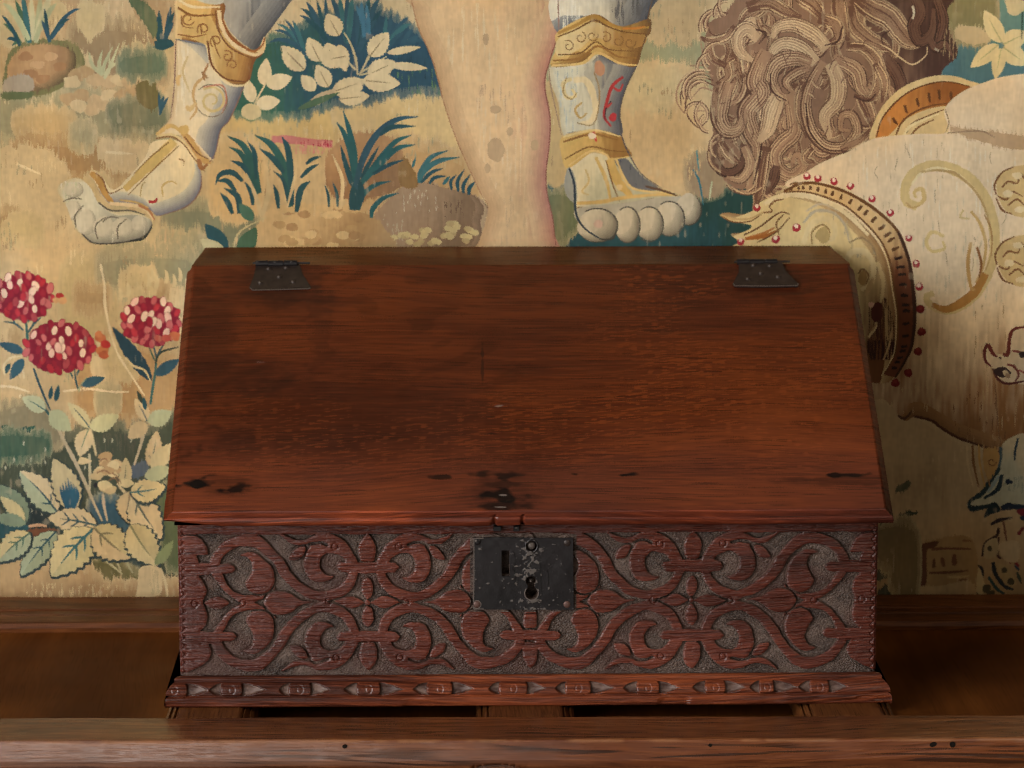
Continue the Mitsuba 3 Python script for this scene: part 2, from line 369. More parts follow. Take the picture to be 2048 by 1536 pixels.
quarter = cell()
flip = lambda p, sx, sy: affinity.scale(p, sx, sy, origin=(0, 0))
halfcell = unary_union([quarter, flip(quarter, 1, -1)])
ml = unary_union([mid_leafs(), flip(mid_leafs(), -1, 1), flip(mid_leafs(), 1, -1), flip(mid_leafs(), -1, -1)])
ml_end = S([(0, 0), (10, 8), (25, 13), (38, 9), (50, 0), (38, -9), (25, -13), (10, -8)])
AX = (409.0, 1057.0, 1705.0)
motifs = []
for c in AX:
    for sx in (-1, 1):
        motifs.append(affinity.translate(flip(halfcell, sx, 1), c, 0))
    motifs.append(affinity.translate(ml if c == 1057.0 else ml_end, c, 0))
field = unary_union(motifs)
# plain margins: scalloped bands at the two ends, straight bands above and below
def margin(x0, s):
    up = smooth_open(g(285, 232, 340, 280, 375, 340, 384, 398), 4).tolist() + g(262, 400, 262, 462, 395, 468, 395, 568, 300, 575)
    lo = g(240, 1172) + smooth_open(g(365, 1168, 392, 1235, 370, 1310, 290, 1365, 200, 1412, 130, 1440), 4).tolist()
    md = smooth_open(g(300, 580, 345, 640, 363, 720, 335, 795, 345, 850, 362, 920, 345, 1000, 297, 1055), 4).tolist() + g(395, 1062, 395, 1165)
    pts = [(-80, 136)] + up + md + lo + [(-80, -138)]
    return affinity.translate(flip(Polygon(pts), s, 1), x0, 0)
inside = sbox(357 + 14, -137, 1752 - 14, 136)
field = unary_union([field.intersection(sbox(340, -137, 1770, 136.5)), margin(409, 1), margin(1705, -1), sbox(300, 135, 1800, 300)])
field = field.difference(sbox(300, -400, 1800, -140))
PXM = 1395.0 / 0.66
NC, NR = 1620, 404
xs = np.linspace(-W2, W2, NC); zs = np.linspace(HB - .004, HT, NR)
GX, GZ = np.meshgrid(xs, zs)
px = GX * PXM + 1054.5
py = (GZ - HB) * 2047 - 145 - 0.0       # 0 at the middle line between the two rows
wx = px + 3.0 * (meshkit.fbm(np.stack([px / 60, py / 60, px * 0], -1), 3, 1) - 0.5) * 2 + 1.3 * (meshkit.fbm(np.stack([px / 14, py / 14, px * 0 + 9], -1), 2, 6) - 0.5) * 2
wy = py + 2.6 * (meshkit.fbm(np.stack([px / 60, py / 60, px * 0 + 5], -1), 3, 2) - 0.5) * 2 + 1.3 * (meshkit.fbm(np.stack([px / 14, py / 14, px * 0 + 3], -1), 2, 8) - 0.5) * 2
mask = shapely.contains_xy(shapely.prepare(field) or field, wx.ravel(), wy.ravel()).reshape(NR, NC)
cellm = 0.66 / 1619
sd = (ndimage.distance_transform_edt(mask) - ndimage.distance_transform_edt(~mask)) * cellm
sd = ndimage.gaussian_filter(sd, 0.5)
sm = lambda a, b, x: (lambda t: t * t * (3 - 2 * t))(np.clip((x - a) / (b - a), 0, 1))
H = 0.0032 * sm(-0.0007, 0.0003, sd) + 0.0004 * sm(0.0002, 0.0022, sd) - 0.0005 * sm(0.0026, 0.0004, -sd) * (sd < 0)
ridge = meshkit.fbm(np.stack([GX * 900, GZ * 900, GX * 0], -1), 2, 3) - 0.5
H += np.where(sd < 0, 0.0008, 0.00015) * ridge + 0.0003 * (sd > 0) * (meshkit.fbm(np.stack([GX * 45, GZ * 1000 + GX * 260 * (GX < -0.2), GX * 0], -1), 2, 77) - 0.5) + 0.0012 * (meshkit.fbm(np.stack([GX * 14, GZ * 25, GX * 0], -1), 3, 9) - 0.5)
gr = np.sin((GX * math.cos(0.9) + GZ * math.sin(0.9)) * 2 * math.pi / 0.0021 + 5 * meshkit.fbm(np.stack([GX * 40, GZ * 40, GX * 0], -1), 2, 44))
H += 0.00025 * gr * (sd < -0.0006) * sm(.35, .6, meshkit.fbm(np.stack([GX * 30, GZ * 30, GX * 0 + 2], -1), 2, 45))
H -= 0.0005 * sm(0.62, 0.78, meshkit.fbm(np.stack([GX * 50, GZ * 420, GX * 0 + 8], -1), 3, 46)) * (sd > 0)
H -= 0.0004 * (sd > 0) * sm(0.5, 0.75, meshkit.fbm(np.stack([GX * 130, GZ * 1300 + GX * 350 * (GX < -0.19), GX * 0 + 1], -1), 2, 47))
# ring punches
for cx, cy in [(78 * s + c, 0) for c in AX for s in (-1, 1)] + [(324 - 76 + 409, 0), (809, 0), (1305, 0), (1457, 0)] + [(s * 261 + c, e * 111) for c in AX for s in (-1, 1) for e in (-1, 1)] + [(388, 0), (1722, 0)]:
    d = np.hypot(wx - cx, wy - cy)
    H += -0.0011 * np.exp(-((d - 6.0) / 1.6) ** 2) + 0.0004 * (d < 4.5)
# nicked ends of the board
for x0, s in ((357, 1), (1752, -1)):
    e = (px - x0) * s
    ph = py / 17.0
    H += -0.0013 * np.exp(-((e - 8 - 3.5 * np.cos(ph * 2 * np.pi)) / 2.0) ** 2) - 0.0022 * sm(5, 0, e) - 0.0007 * (meshkit.fbm(np.stack([px / 9, py / 9, px * 0 + 4], -1), 2, 12)) * sm(26, 6, e)
# slot and keyhole let into the wood behind the lock plate
def pyz(y): return 1205.0 - y
hole = unary_union([sbox(1001, pyz(1153), 1016, pyz(1103)), Point(1059, pyz(1163)).buffer(9.5), Point(1060, pyz(1187)).buffer(12.5), sbox(1053, pyz(1187), 1066, pyz(1163)), Point(1061, pyz(1094)).buffer(12)])
hm = shapely.contains_xy(hole, px.ravel(), py.ravel()).reshape(NR, NC)
plate_zone = (px > 938) & (px < 1149) & (py > pyz(1225)) & (py < pyz(1072))
H = np.where(plate_zone, np.minimum(H, 0.0036), H)
H = np.where(hm, -0.011, H)
Yg = -(H - 0.0036)
V = np.stack([GX, Yg, GZ], -1).reshape(-1, 3)
a, b = grid_faces(NR, NC)
lab, nlab = ndimage.label(mask & ~plate_zone)
fa = np.vstack([a, b]); la = lab.ravel()
fl = np.where((la[fa] > 0).all(1), la[fa[:, 0]], 0)
# the board itself with its sides and back
bv = V.copy()
ring = np.concatenate([np.arange(NC), np.arange(1, NR) * NC + NC - 1, (NR - 1) * NC + np.arange(NC - 2, -1, -1), np.arange(NR - 2, 0, -1) * NC])
rv = V[ring].copy(); rv[:, 1] = 0.018
n0 = len(V); k = np.arange(len(ring)); k2 = (k + 1) % len(ring)
side = np.vstack([np.column_stack([ring[k], n0 + k, n0 + k2]), np.column_stack([ring[k], n0 + k2, ring[k2]])])
allv = np.vstack([V, rv])
small_l = [L for L in range(1, nlab + 1) if (fl == L).sum() <= 4]
put('writing_box__front_board', submesh(allv, np.vstack([fa[(fl == 0) | np.isin(fl, small_l)], side])), 'oak_ground', True, smooth=45)
sizes = ndimage.sum(mask, lab, np.arange(1, nlab + 1))
for L in np.argsort(-sizes) + 1:
    if sizes[L - 1] < 160 or not (fl == L).any(): continue
    nm = 'carved_scroll' if sizes[L - 1] > 6000 else 'carved_leaf'
    put('writing_box__front_board__' + nm, submesh(V, fa[fl == L]), 'oak_carved', True, smooth=True)
for L in range(1, nlab + 1):
    if sizes[L - 1] < 160 and (fl == L).sum() > 4: put('writing_box__front_board__carved_chip', submesh(V, fa[fl == L]), 'oak_carved', True, smooth=True)

# base moulding: profile out from the front board (out, z), with beads and scoops cut along it
PRO = np.array([(0.0, 0.0), (0.0128, 0.0002), (0.0140, 0.0016), (0.0143, 0.0045), (0.0139, 0.0082), (0.0128, 0.0098), (0.0112, 0.0102), (0.0110, 0.0106), (0.0128, 0.0120), (0.0126, 0.0145), (0.0112, 0.0175), (0.0088, 0.0205), (0.0066, 0.0225),
                (0.0052, 0.0231), (0.0050, 0.0235), (0.0056, 0.0243), (0.0053, 0.0260), (0.0042, 0.0273), (0.0026, 0.0279), (0.0, 0.0279)])
sl = np.r_[0, np.cumsum(np.hypot(*np.diff(PRO, axis=0).T))]
NP, NX = 84, 1500
tt = np.linspace(0, sl[-1], NP)
po, pz = np.interp(tt, sl, PRO[:, 0]), np.interp(tt, sl, PRO[:, 1])
un = np.linspace(-1, 1, NX)
beads = [346, 461, 597, 734, 876, 1023, 1153, 1293, 1428, 1531, 1637]
U, _ = np.meshgrid(un, tt)
POg, PZg = np.repeat(po[:, None], NX, 1), np.repeat(pz[:, None], NX, 1)
Xm = U * (W2 + POg)
pxm = Xm * PXM + 1054.5
inb = ((PZg > 0.0108) & (PZg < 0.0222))
vv = (PZg - 0.0165) / 0.0058                                  # -1..1 across the carved band
cut = np.zeros_like(Xm); beadid = np.zeros(Xm.shape, int)
for i, bx in enumerate(beads):
    w = [26, 21, 22, 23, 25, 28, 25, 22, 20, 14, 19][i]
    dx = pxm - bx
    rr = np.abs(vv) ** 4 + np.abs(dx / w) ** 5
    tr, tl = np.clip((dx - w) / (46.0 + 6 * math.sin(i * 2.3)), 0, 1), np.clip((-dx - w) / (26.0 + 5 * math.cos(i * 1.7)), 0, 1)
    edge_n = 0.22 * (meshkit.fbm(np.stack([Xm * 260, PZg * 700, Xm * 0 + 3], -1), 2, 91) - .5)
    right = (dx > 0) * sm(0.0, 0.3, 1.03 - tr ** 1.7 + edge_n * tr - np.abs(vv)) * (1 - 0.72 * tr)
    left = (dx <= 0) * sm(0.0, 0.3, 1.0 - tl ** 2.2 + edge_n * tl - np.abs(vv)) * (1 - 0.6 * tl)
    scoop = np.where(dx > 0, right, left) * sm(1.0, 1.35, rr)
    cut = np.maximum(cut, scoop)
    beadid[(rr < 1.0) & inb] = i + 1
    POg += 0.0005 * sm(1.0, 0.5, rr) * inb - 0.0005 * np.exp(-((np.hypot(dx, vv * 11) - 6) / 1.7) ** 2) * inb
cut *= inb
grain_m = meshkit.fbm(np.stack([Xm * 30, PZg * 900, Xm * 0], -1), 3, 14) - 0.5
dmg = sm(0.60, 0.75, meshkit.fbm(np.stack([Xm * 22, PZg * 40, Xm * 0 + 7], -1), 3, 31)) * (PZg < 0.012)
endw = sm(1700, 1775, pxm)
POo = POg - 0.0040 * sm(0, 0.8, cut) + 0.0007 * grain_m - 0.0018 * dmg - 0.0022 * endw * (meshkit.fbm(np.stack([Xm * 120, PZg * 200, Xm * 0], -1), 3, 17)) + 0.0008 * (meshkit.fbm(np.stack([Xm * 12, PZg * 0, Xm * 0], -1), 2, 18) - .5)
POo[0] = po[0]; POo[-1] = po[-1]
Vm = np.stack([Xm, -POo, PZg + 0.0005 * (meshkit.fbm(np.stack([Xm * 15, Xm * 0, Xm * 0], -1), 2, 19) - .5)], -1).reshape(-1, 3)
a, b = grid_faces(NP, NX)
fm = np.vstack([a, b])
bid = beadid.ravel()[fm]; bid = np.where((bid == bid[:, :1]).all(1), bid[:, 0], 0)
cu = (cut.ravel()[fm] > 0.16).all(1) & (bid == 0)
cl_, ncl = ndimage.label(cut > 0.16)
cid = np.where(cu, cl_.ravel()[fm[:, 0]], 0)
for i in range(1, ncl + 1):
    if (cid == i).sum() > 60: put('writing_box__base_moulding__scoop', submesh(Vm, fm[cid == i]), 'oak_scoop', True, smooth=True)
small = cu & np.isin(cid, [i for i in range(1, ncl + 1) if (cid == i).sum() <= 60])
fm_rest = (bid == 0) & (~cu | small)
put('writing_box__base_moulding', submesh(Vm, fm[fm_rest]), 'oak_moulding', True, smooth=True)
for i in range(len(beads)):
    if (bid == i + 1).any(): put('writing_box__base_moulding__bead', submesh(Vm, fm[bid == i + 1]), 'oak_moulding', True, smooth=True)
for s in (-1, 1):                                             # the moulding returns along the two sides, mitred at the front
    ys = np.linspace(0, 1, 80)
    P0 = np.stack([np.repeat((s * (W2 + po))[:, None], 80, 1), -po[:, None] + ys[None] * (0.405 + po[:, None]), np.repeat(pz[:, None], 80, 1)], -1)
    P0[..., 0] += s * 0.0006 * (meshkit.fbm(P0 * 40, 3, 5) - .5)
    a, b = grid_faces(NP, 80)
    f = np.vstack([a, b]); f = f[:, ::-1] if s > 0 else f
    put('writing_box__side_moulding', (P0.reshape(-1, 3), f), 'oak_moulding', True, smooth=True)
# sides, back, bottom
sp = Polygon([(0.0185, HB - .02), (0.405, HB - .02), (0.405, 0.3607), (0.292, 0.3585), (0.0185, 0.2005)])
for s in (-1, 1):
    m = trimesh.creation.extrude_polygon(sp, 0.015, engine='earcut')
    m.apply_transform(np.array([[0, 0, 1, (W2 - .015 if s > 0 else -W2)], [1, 0, 0, 0], [0, 1, 0, 0], [0, 0, 0, 1]]))
    put('writing_box__side_board', m, 'oak_carved', True, smooth=False)
put('writing_box__back_board', chamfer_box(-W2 + .0155, W2 - .0155, 0.389, 0.4045, 0.006, 0.3602, .001), 'oak_carved', True)
put('writing_box__bottom_board', chamfer_box(-W2 + .0155, W2 - .0155, 0.0185, 0.3885, 0.004, 0.018, .001), 'oak_carved', True)
# top board
TB = round_profile([(0.2915, 0.3785), (0.433, 0.3787), (0.4335, 0.3612), (0.2935, 0.3612)], 0.0022)
m = loft_x(TB, -0.3352, 0.3352, 160, 0.0005, 41)
v = m.vertices.copy()                                       # rounded back corners
far = np.clip((v[:, 1] - 0.405) / 0.028, 0, 1)
v[:, 0] -= np.sign(v[:, 0]) * 0.006 * far ** 2 * (np.abs(v[:, 0]) > 0.333)
put('writing_box__top_board', trimesh.Trimesh(v, m.faces, process=False), 'oak_top', True)

# sloping lid with a moulded edge on three sides
def lid_world(u, s, h):
    h = h + 0.0030 * (meshkit.fbm(np.stack([np.asarray(u) * 4.0, np.asarray(s) * 4.0, np.zeros(np.shape(u))], -1), 2, 71) - .5)
    return np.stack([u, LY + s * CA - h * SA, LZ + s * SA + h * CA], -1)
LH = [0.0, 0.0, -.0009, -.0010, -.003, -.006, -.0068, -.0080, -.0110, -.0150, -.0176, -.0178]
FI = [.0052, .0043, .0037, .0032, .0028, .0024, .0031, .0009, 0.0, .0008, .004, .0145]
EI = [.0092, .0083, .0076, .0070, .0052, .0030, .0022, .0010, 0.0, .0003, .003, .0145]
LP = list(zip(FI, EI, LH))
NS, NF = 90, 260
rings = []
for ins, isd, h in LP:
    x0, x1, s0, s1 = -LW + isd, LW - isd, ins, LL
    fx = np.linspace(x0, x1, NF)
    fs, rs, bs = np.column_stack([fx, np.full(NF, s0)]), np.column_stack([np.full(NS, x1), np.linspace(s0, s1, NS + 2)[1:-1]]), np.column_stack([fx[::-1], np.full(NF, s1)])
    ls = np.column_stack([np.full(NS, x0), np.linspace(s1, s0, NS + 2)[1:-1]])
    P = np.vstack([fs, rs, bs, ls])
    hh = np.full(len(P), h)
    q = np.column_stack([P * 18, np.full(len(P), h * 60)])
    worn = meshkit.fbm(q, 3, 51) - 0.5
    P = P + (np.array([0, 0]) - P) * 0
    edge = 1 - min(ins / 0.0052, 1)
    P[:NF, 1] += 0.0022 * worn[:NF] * edge
    lw_ = np.clip((P[:, 0] + LW) / 0.055, 0, 1)                # the front left corner is worn away underneath
    low = (1 - lw_) * (h < -0.006) * (P[:, 1] < 0.03)
    hh = hh + low * (-h - 0.006) * 0.75
    hh += 0.0007 * worn * edge
    # two old saw cuts for a lost hasp
    for cx in (983, 1039):
        ux = (cx - 1054.5) / PXM + .0005
        cutm = np.exp(-((P[:, 0] - ux) / 0.0013) ** 2) * (np.arange(len(P)) < NF) * (h < -0.003)
        P[:, 1] += 0.0045 * cutm
    rings.append(lid_world(P[:, 0], P[:, 1], hh))
M = len(rings[0]); Vl = np.vstack(rings); Fl = []
kk = np.arange(M); k2 = (kk + 1) % M
for i in range(len(LP) - 1):
    Fl += [np.column_stack([(i + 1) * M + kk, (i + 1) * M + k2, i * M + k2]), np.column_stack([(i + 1) * M + kk, i * M + k2, i * M + kk])]
top, bot = Polygon(rings[0][:, :2]), None
tv, tf = trimesh.creation.triangulate_polygon(Polygon(np.column_stack([np.cos(2 * np.pi * kk / M), np.sin(2 * np.pi * kk / M)])), engine='earcut')
bottom = tf[:, ::-1] + (len(LP) - 1) * M
FE = np.vstack(Fl); fr_ = (FE % M < NF).all(1)
put('writing_box__lid__front_moulding', submesh(Vl, FE[fr_]), 'oak_edge', True, smooth=35)
put('writing_box__lid__end_moulding', submesh(Vl, FE[~fr_ & (Vl[FE[:, 0], 0] < 0)]), 'oak_lid_end', True, smooth=35)
put('writing_box__lid__end_moulding', submesh(Vl, FE[~fr_ & (Vl[FE[:, 0], 0] >= 0)]), 'oak_lid_end', True, smooth=35)
UU, SS = np.meshgrid(np.linspace(-LW + EI[0], LW - EI[0], 160), np.linspace(FI[0], LL, 90))
hh = 0.0011 * (meshkit.fbm(np.stack([UU * 7, SS * 7, UU * 0], -1), 3, 61) - .5) * np.clip(np.minimum(np.minimum(UU + LW, LW - UU) - EI[0], SS - FI[0]) / .02, 0, 1)
tv = lid_world(UU, SS, hh).reshape(-1, 3)
a, b = grid_faces(90, 160)
bv = lid_world(UU, SS, hh * 0 - .0178).reshape(-1, 3)
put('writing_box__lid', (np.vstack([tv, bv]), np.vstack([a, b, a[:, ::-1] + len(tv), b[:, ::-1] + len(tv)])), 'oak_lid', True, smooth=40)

# iron strap hinges: a spreading plate on the lid, rolled knuckles, nails
def on_lid(px, py, h=0.0):
    x, z = lid_at(px, py)
    s = (z - LZ) / SA
    return np.array([x, s])
RBi = RB.T
def lid_rot_fix(v): return np.asarray(v) @ RBi.T
def dome(c, nrm, r, hgt, n=14):
    m = trimesh.creation.icosphere(2, r)
    m.vertices *= [1, 1, hgt / r]
    nrm = np.asarray(nrm, float); nrm /= np.linalg.norm(nrm)
    Tm = trimesh.geometry.align_vectors([0, 0, 1], nrm)
    m.apply_transform(Tm); m.apply_translation(c)
    return m
NL = np.array([0, -SA, CA])
for hi, (pl, nails) in enumerate([([(514, 531), (597, 530), (604, 552), (620, 577), (619, 581), (560, 583), (506, 584), (500, 578), (509, 556)], [(538, 541), (573, 539), (559, 557), (521, 569), (587, 567)]),
                                  ([(1478, 526), (1562, 525), (1570, 545), (1595, 571), (1594, 574), (1530, 575), (1470, 574), (1467, 570), (1479, 546)], [(1507, 533), (1540, 534), (1522, 549), (1496, 560), (1556, 556)])]):
    ctr = np.array([on_lid(x, y) for x, y in pl])
    pg = Polygon(ctr).buffer(0.0008).buffer(-0.0003)
    m = trimesh.creation.extrude_polygon(pg, 0.0022, engine='earcut')
    v = m.vertices; m = trimesh.Trimesh(lid_world(v[:, 0], v[:, 1], v[:, 2] - 0.0003), m.faces, process=False)
    m.vertices = lid_rot_fix(m.vertices)
    hk = put('writing_box__hinge', m, 'iron_brown', True, smooth=20)
    rim = trimesh.creation.extrude_polygon(pg.boundary.buffer(0.00055).intersection(sbox(-9, -9, 9, ctr[:, 1].min() + .0035)), 0.0006, engine='earcut')
    v = rim.vertices; put(hk + '__rim', trimesh.Trimesh(lid_rot_fix(lid_world(v[:, 0], v[:, 1], v[:, 2] + 0.0017)), rim.faces, process=False), 'iron_worn', True, smooth=20)
    for x, y in nails:
        u, s = on_lid(x, y)
        put(hk + '__nail', dome(lid_rot_fix(lid_world(u, s, 0.0018)), NL, 0.0030, 0.0011), 'iron_brown', True, smooth=True)
        put(hk + '__nail_scar', dome(lid_rot_fix(lid_world(u - .0006, s - .0007, 0.0024)), NL, 0.0014, 0.0006), 'iron_worn', True, smooth=True)
    x0, x1 = (517, 600) if hi == 0 else (1480, 1560)
    xa, xb = lid_at(x0, 530)[0], lid_at(x1, 530)[0]
    cy, cz = 0.2895, 0.3800
    w = (xb - xa) / 3
    for j, (u0, u1) in enumerate([(xa, xa + w * .9), (xa + w * 0.95, xa + w * 2.0), (xa + w * 2.05, xb)]):
        cyl = trimesh.creation.cylinder(0.0031 if j != 1 else 0.0034, u1 - u0, sections=20)
        cyl.apply_transform(trimesh.transformations.rotation_matrix(math.pi / 2, [0, 1, 0])); cyl.apply_translation([(u0 + u1) / 2, cy, cz + .0012 - .0004 * (j == 1)])
        put(hk + '__knuckle', cyl, 'iron', True, smooth=40)
    pin = trimesh.creation.cylinder(0.0012, (xb - xa) + .016, sections=10)
    pin.apply_transform(trimesh.transformations.rotation_matrix(math.pi / 2, [0, 1, 0])); pin.apply_translation([(xa + xb) / 2 + .005, cy + .0008, cz + .0014])
    put(hk + '__pin', pin, 'iron_brown', True, smooth=40)

# lock plate, nailed over the carving; slot, keyhole and a lost rivet go right through
def bx(x, y): return ((x - 1054.5) / PXM, (pyz(y) + 145) / 2047 + HB)
def bpoly(p): return Polygon([bx(x, y) for x, y in p])
def bscale(poly): return affinity.affine_transform(poly, [1 / PXM, 0, 0, 1 / 2047, -1054.5 / PXM, 145 / 2047 + HB])
plate = bpoly([(944, 1077), (1000, 1076), (1100, 1078), (1143, 1078), (1144, 1150), (1145, 1221), (1060, 1221), (985, 1220), (943, 1219), (944, 1150)]).difference(bscale(hole))
plate = plate.difference(Point(*bx(951, 1209)).buffer(0.0032)).difference(Point(*bx(1060, 1094)).buffer(.0052))
def face_extrude(poly, y0, depth):
    m = trimesh.creation.extrude_polygon(poly, depth, engine='earcut')
    m.apply_transform(np.array([[1, 0, 0, 0], [0, 0, -1, y0], [0, 1, 0, 0], [0, 0, 0, 1]]))
    return m
PY = -0.0012
m = face_extrude(plate.buffer(-.0003), PY, 0.0016)
lp = put('writing_box__lock_plate', m, 'iron', True, smooth=20)
rim = face_extrude(plate.buffer(-.0002).difference(plate.buffer(-.0011)).intersection(sbox(-1, 0, bx(965, 0)[0], 1)), PY - .0016, 0.0004)
put(lp + '__worn_edge', rim, 'iron_worn', True, smooth=20)
put(lp + '__strap', face_extrude(bpoly([(1047, 1112), (1076, 1112), (1078, 1152), (1080, 1190), (1070, 1204), (1048, 1204), (1040, 1190), (1045, 1150)]).difference(bscale(hole).buffer(.0004)), PY - .0016, 0.0009), 'iron', True, smooth=20)
for x, y, w, h_ in ((1022, 1156, 5, 17), (1090, 1158, 3.5, 16), (1021, 1120, 6, 16)):
    r = affinity.scale(Point(0, 0).buffer(1), w, h_)
    put(lp + '__rib', face_extrude(bscale(affinity.translate(r, x, pyz(y))), PY - .0016, 0.0011), 'iron', True, smooth=20)
t = trimesh.creation.torus(0.0058, 0.0011, major_sections=32, minor_sections=10)
t.apply_transform(trimesh.transformations.rotation_matrix(math.pi / 2, [1, 0, 0])); x, z = bx(1060, 1094); t.apply_translation([x, PY - .0016, z])
put(lp + '__collar', t, 'iron', True, smooth=True)
put(lp + '__rivet', dome(np.array([x - .0004, 0.0015, z - .0004]), [0, -1, 0], 0.0042, 0.0022), 'iron_worn', True, smooth=True)
kh = unary_union([bscale(Point(1059, pyz(1163)).buffer(9.5)), bscale(Point(1060, pyz(1187)).buffer(12.5)), bscale(sbox(1052, pyz(1187), 1067, pyz(1163)))])
put(lp + '__keyhole_lip', face_extrude(kh.buffer(.0011).difference(kh.buffer(.0001)).intersection(sbox(-1, 0, 1, bx(0, 1178)[1])), PY - .0016, 0.0010), 'iron_worn', True, smooth=20)
x, z = bx(1059, 1164); put(lp + '__key_pin', dome(np.array([x, 0.003, z]), [0, -1, 0], 0.0017, 0.006), 'iron_worn', True, smooth=True)
for x, y, mt in ((953, 1085, 'iron'), (1131, 1210, 'copper'), (1131, 1088, 'iron_brown'), (951, 1209, 'copper')):
    u, z = bx(x, y)
    put(lp + '__nail', dome(np.array([u, PY - .0014, z]), [0, -1, 0], 0.0034, 0.0012), mt, True, smooth=True)
# stubs of the lost hasp under the lid's edge
for x0, x1, d in ((984, 1000, 0), (1024, 1036, 0)):
    u0, u1 = bx(x0, 0)[0], bx(x1, 0)[0]
    put('writing_box__hasp_stub', chamfer_box(u0, u1, -0.006, 0.004, bx(0, 1064)[1], bx(0, 1053)[1], 0.0006), 'iron', True)
# ------------------------------------------------------------------ the tapestry: a flat woven picture, every colour field its own piece of weaving
TY = 0.445
trng = np.random.default_rng(11)
LAYERS, PAIRS = [], []
G0, PL, GW = 'tapestry__woven_ground', 'tapestry__woven_flowering_plant', 'tapestry__woven_gateway'


def crop(x0, y0, s):
    f = lambda *a: np.column_stack([np.array(a[::2], float) / s + x0, np.array(a[1::2], float) / s + y0])
    f.s = s
    return f


P_ = crop(0, 0, 1.0)
A, B, Cc, D = crop(0, 0, 2.9257), crop(500, 0, 2.9257), crop(1000, 0, 2.9257), crop(1348, 0, 2.9257)
FL, LF = crop(0, 520, 5.12), crop(0, 800, 3.84)
R1, R2, BD, AR = crop(1700, 560, 4.388), crop(1740, 860, 4.389), crop(1330, 0, 3.413), crop(1440, 280, 3.368)


def pair(a, b):
    k = (tuple(a), tuple(b))
    if k not in PAIRS: PAIRS.append(k)
    return PAIRS.index(k)


def add(part, poly, col, g=None):
    """col: a colour, or a pair of wools blended from point g[0] to point g[1]."""
    if not hasattr(col[0], '__len__'): col, g = (col, tuple(max(0, c * 0.9) for c in col)), None
    i = pair(*col)
    if g is None: w = np.array([0, 0, 0.28])
    else:
        p, q = np.array(g[0], float), np.array(g[1], float); d = (q - p) / ((q - p) @ (q - p)); w = np.array([d[0], d[1], -(p @ d)])
    LAYERS.append((part, poly if poly.is_valid else poly.buffer(0), i, w))


def fill(part, pts, col, g=None, n=5, sm_=True):
    p = Polygon(smooth_closed(pts, n) if sm_ else pts).buffer(0)
    add(part, p, col, g); return p


def ribbon(pts, w, taper=(0.35, 0.12), n=6, wig=0.0):
    c = smooth_open(pts, n); t = np.linspace(0, 1, len(c))
    d = np.gradient(c, axis=0); d /= np.linalg.norm(d, axis=1, keepdims=True) + 1e-9
    nn = np.column_stack([-d[:, 1], d[:, 0]])
    ww = w / 2 * np.interp(t, [0, 0.35, 0.7, 1], [taper[0], 1, 0.8, taper[1]])
    if wig: ww = ww * (1 + wig * (trng.random(len(t)) - .5))
    return Polygon(np.vstack([c + nn * ww[:, None], (c - nn * ww[:, None])[::-1]])).buffer(0)


def blade(part, pts, w, col): add(part, ribbon(pts, w, (0.55, 0.1)), col)
def line(part, pts, w, col, wig=0.5): add(part, ribbon(pts, w, (0.75, 0.5), 7, wig), col)


def fan(part, base, tips, w, cols, bend=0.25, rough_=0.05):
    base = np.asarray(base, float).ravel()
    for i, tp in enumerate(np.asarray(tips, float)):
        b = base + trng.normal(0, 2.5, 2); v = tp - b; side = np.array([0, -1.0])
        m1 = b + v * 0.4 + side * bend * np.linalg.norm(v) * (abs(v[0]) / (np.linalg.norm(v) + 1e-9)) * 0.8
        m2 = b + v * 0.75 + side * bend * np.linalg.norm(v) * (abs(v[0]) / (np.linalg.norm(v) + 1e-9)) * 0.65
        c = cols[i % len(cols)] if hasattr(cols[0], '__len__') else cols
        add(part, ribbon([b, m1, m2, tp], w * trng.uniform(.8, 1.2), (0.7, 0.1)), c)


def leaf(part, base, tip, w, col, serr=0.0, rib=None, curve=0.0, col2=None, veins=0):
    b, t = np.asarray(base, float).ravel(), np.asarray(tip, float).ravel()
    L = np.linalg.norm(t - b); d = (t - b) / L; nrm = np.array([-d[1], d[0]])
    u = np.linspace(0, 1, 17); prof = np.sin(np.pi * u ** 0.8) ** 0.8
    cen = b + np.outer(u, t - b) + np.outer(np.sin(np.pi * u) * curve * L, nrm)
    l = cen + np.outer(prof * w / 2 * (1 + serr * ((np.arange(17) % 2) - .5)), nrm) + np.outer(serr * (np.arange(17) % 2) * 3, d)
    r = cen - np.outer(prof * w / 2 * (1 + serr * ((np.arange(17) % 2) - .5)), nrm) + np.outer(serr * (np.arange(17) % 2) * 3, d)
    p = Polygon(np.vstack([l, r[::-1][1:-1]])).buffer(0)
    add(part, p, col)
    if col2 is not None:                                        # half in a second wool
        add(part, Polygon(np.vstack([cen, r[::-1]])).buffer(0).intersection(p), col2)
        hatch(part, Polygon(np.vstack([cen, l[::-1]])).buffer(0).intersection(p), col2, int(w / 6), 12, 2)
    if rib is not None:
        add(part, ribbon(cen[[0, 4, 8, 12]], max(2.2, w * .07), (1, .2)), rib)
        for k in range(veins):
            i = 3 + k * 3
            for s in (-1, 1):
                add(part, ribbon([cen[i], cen[i] + d * w * .16 + nrm * s * w * .16, cen[i] + d * w * .3 + nrm * s * w * .26], max(1.8, w * .06), (1, .1)), rib)
    return p


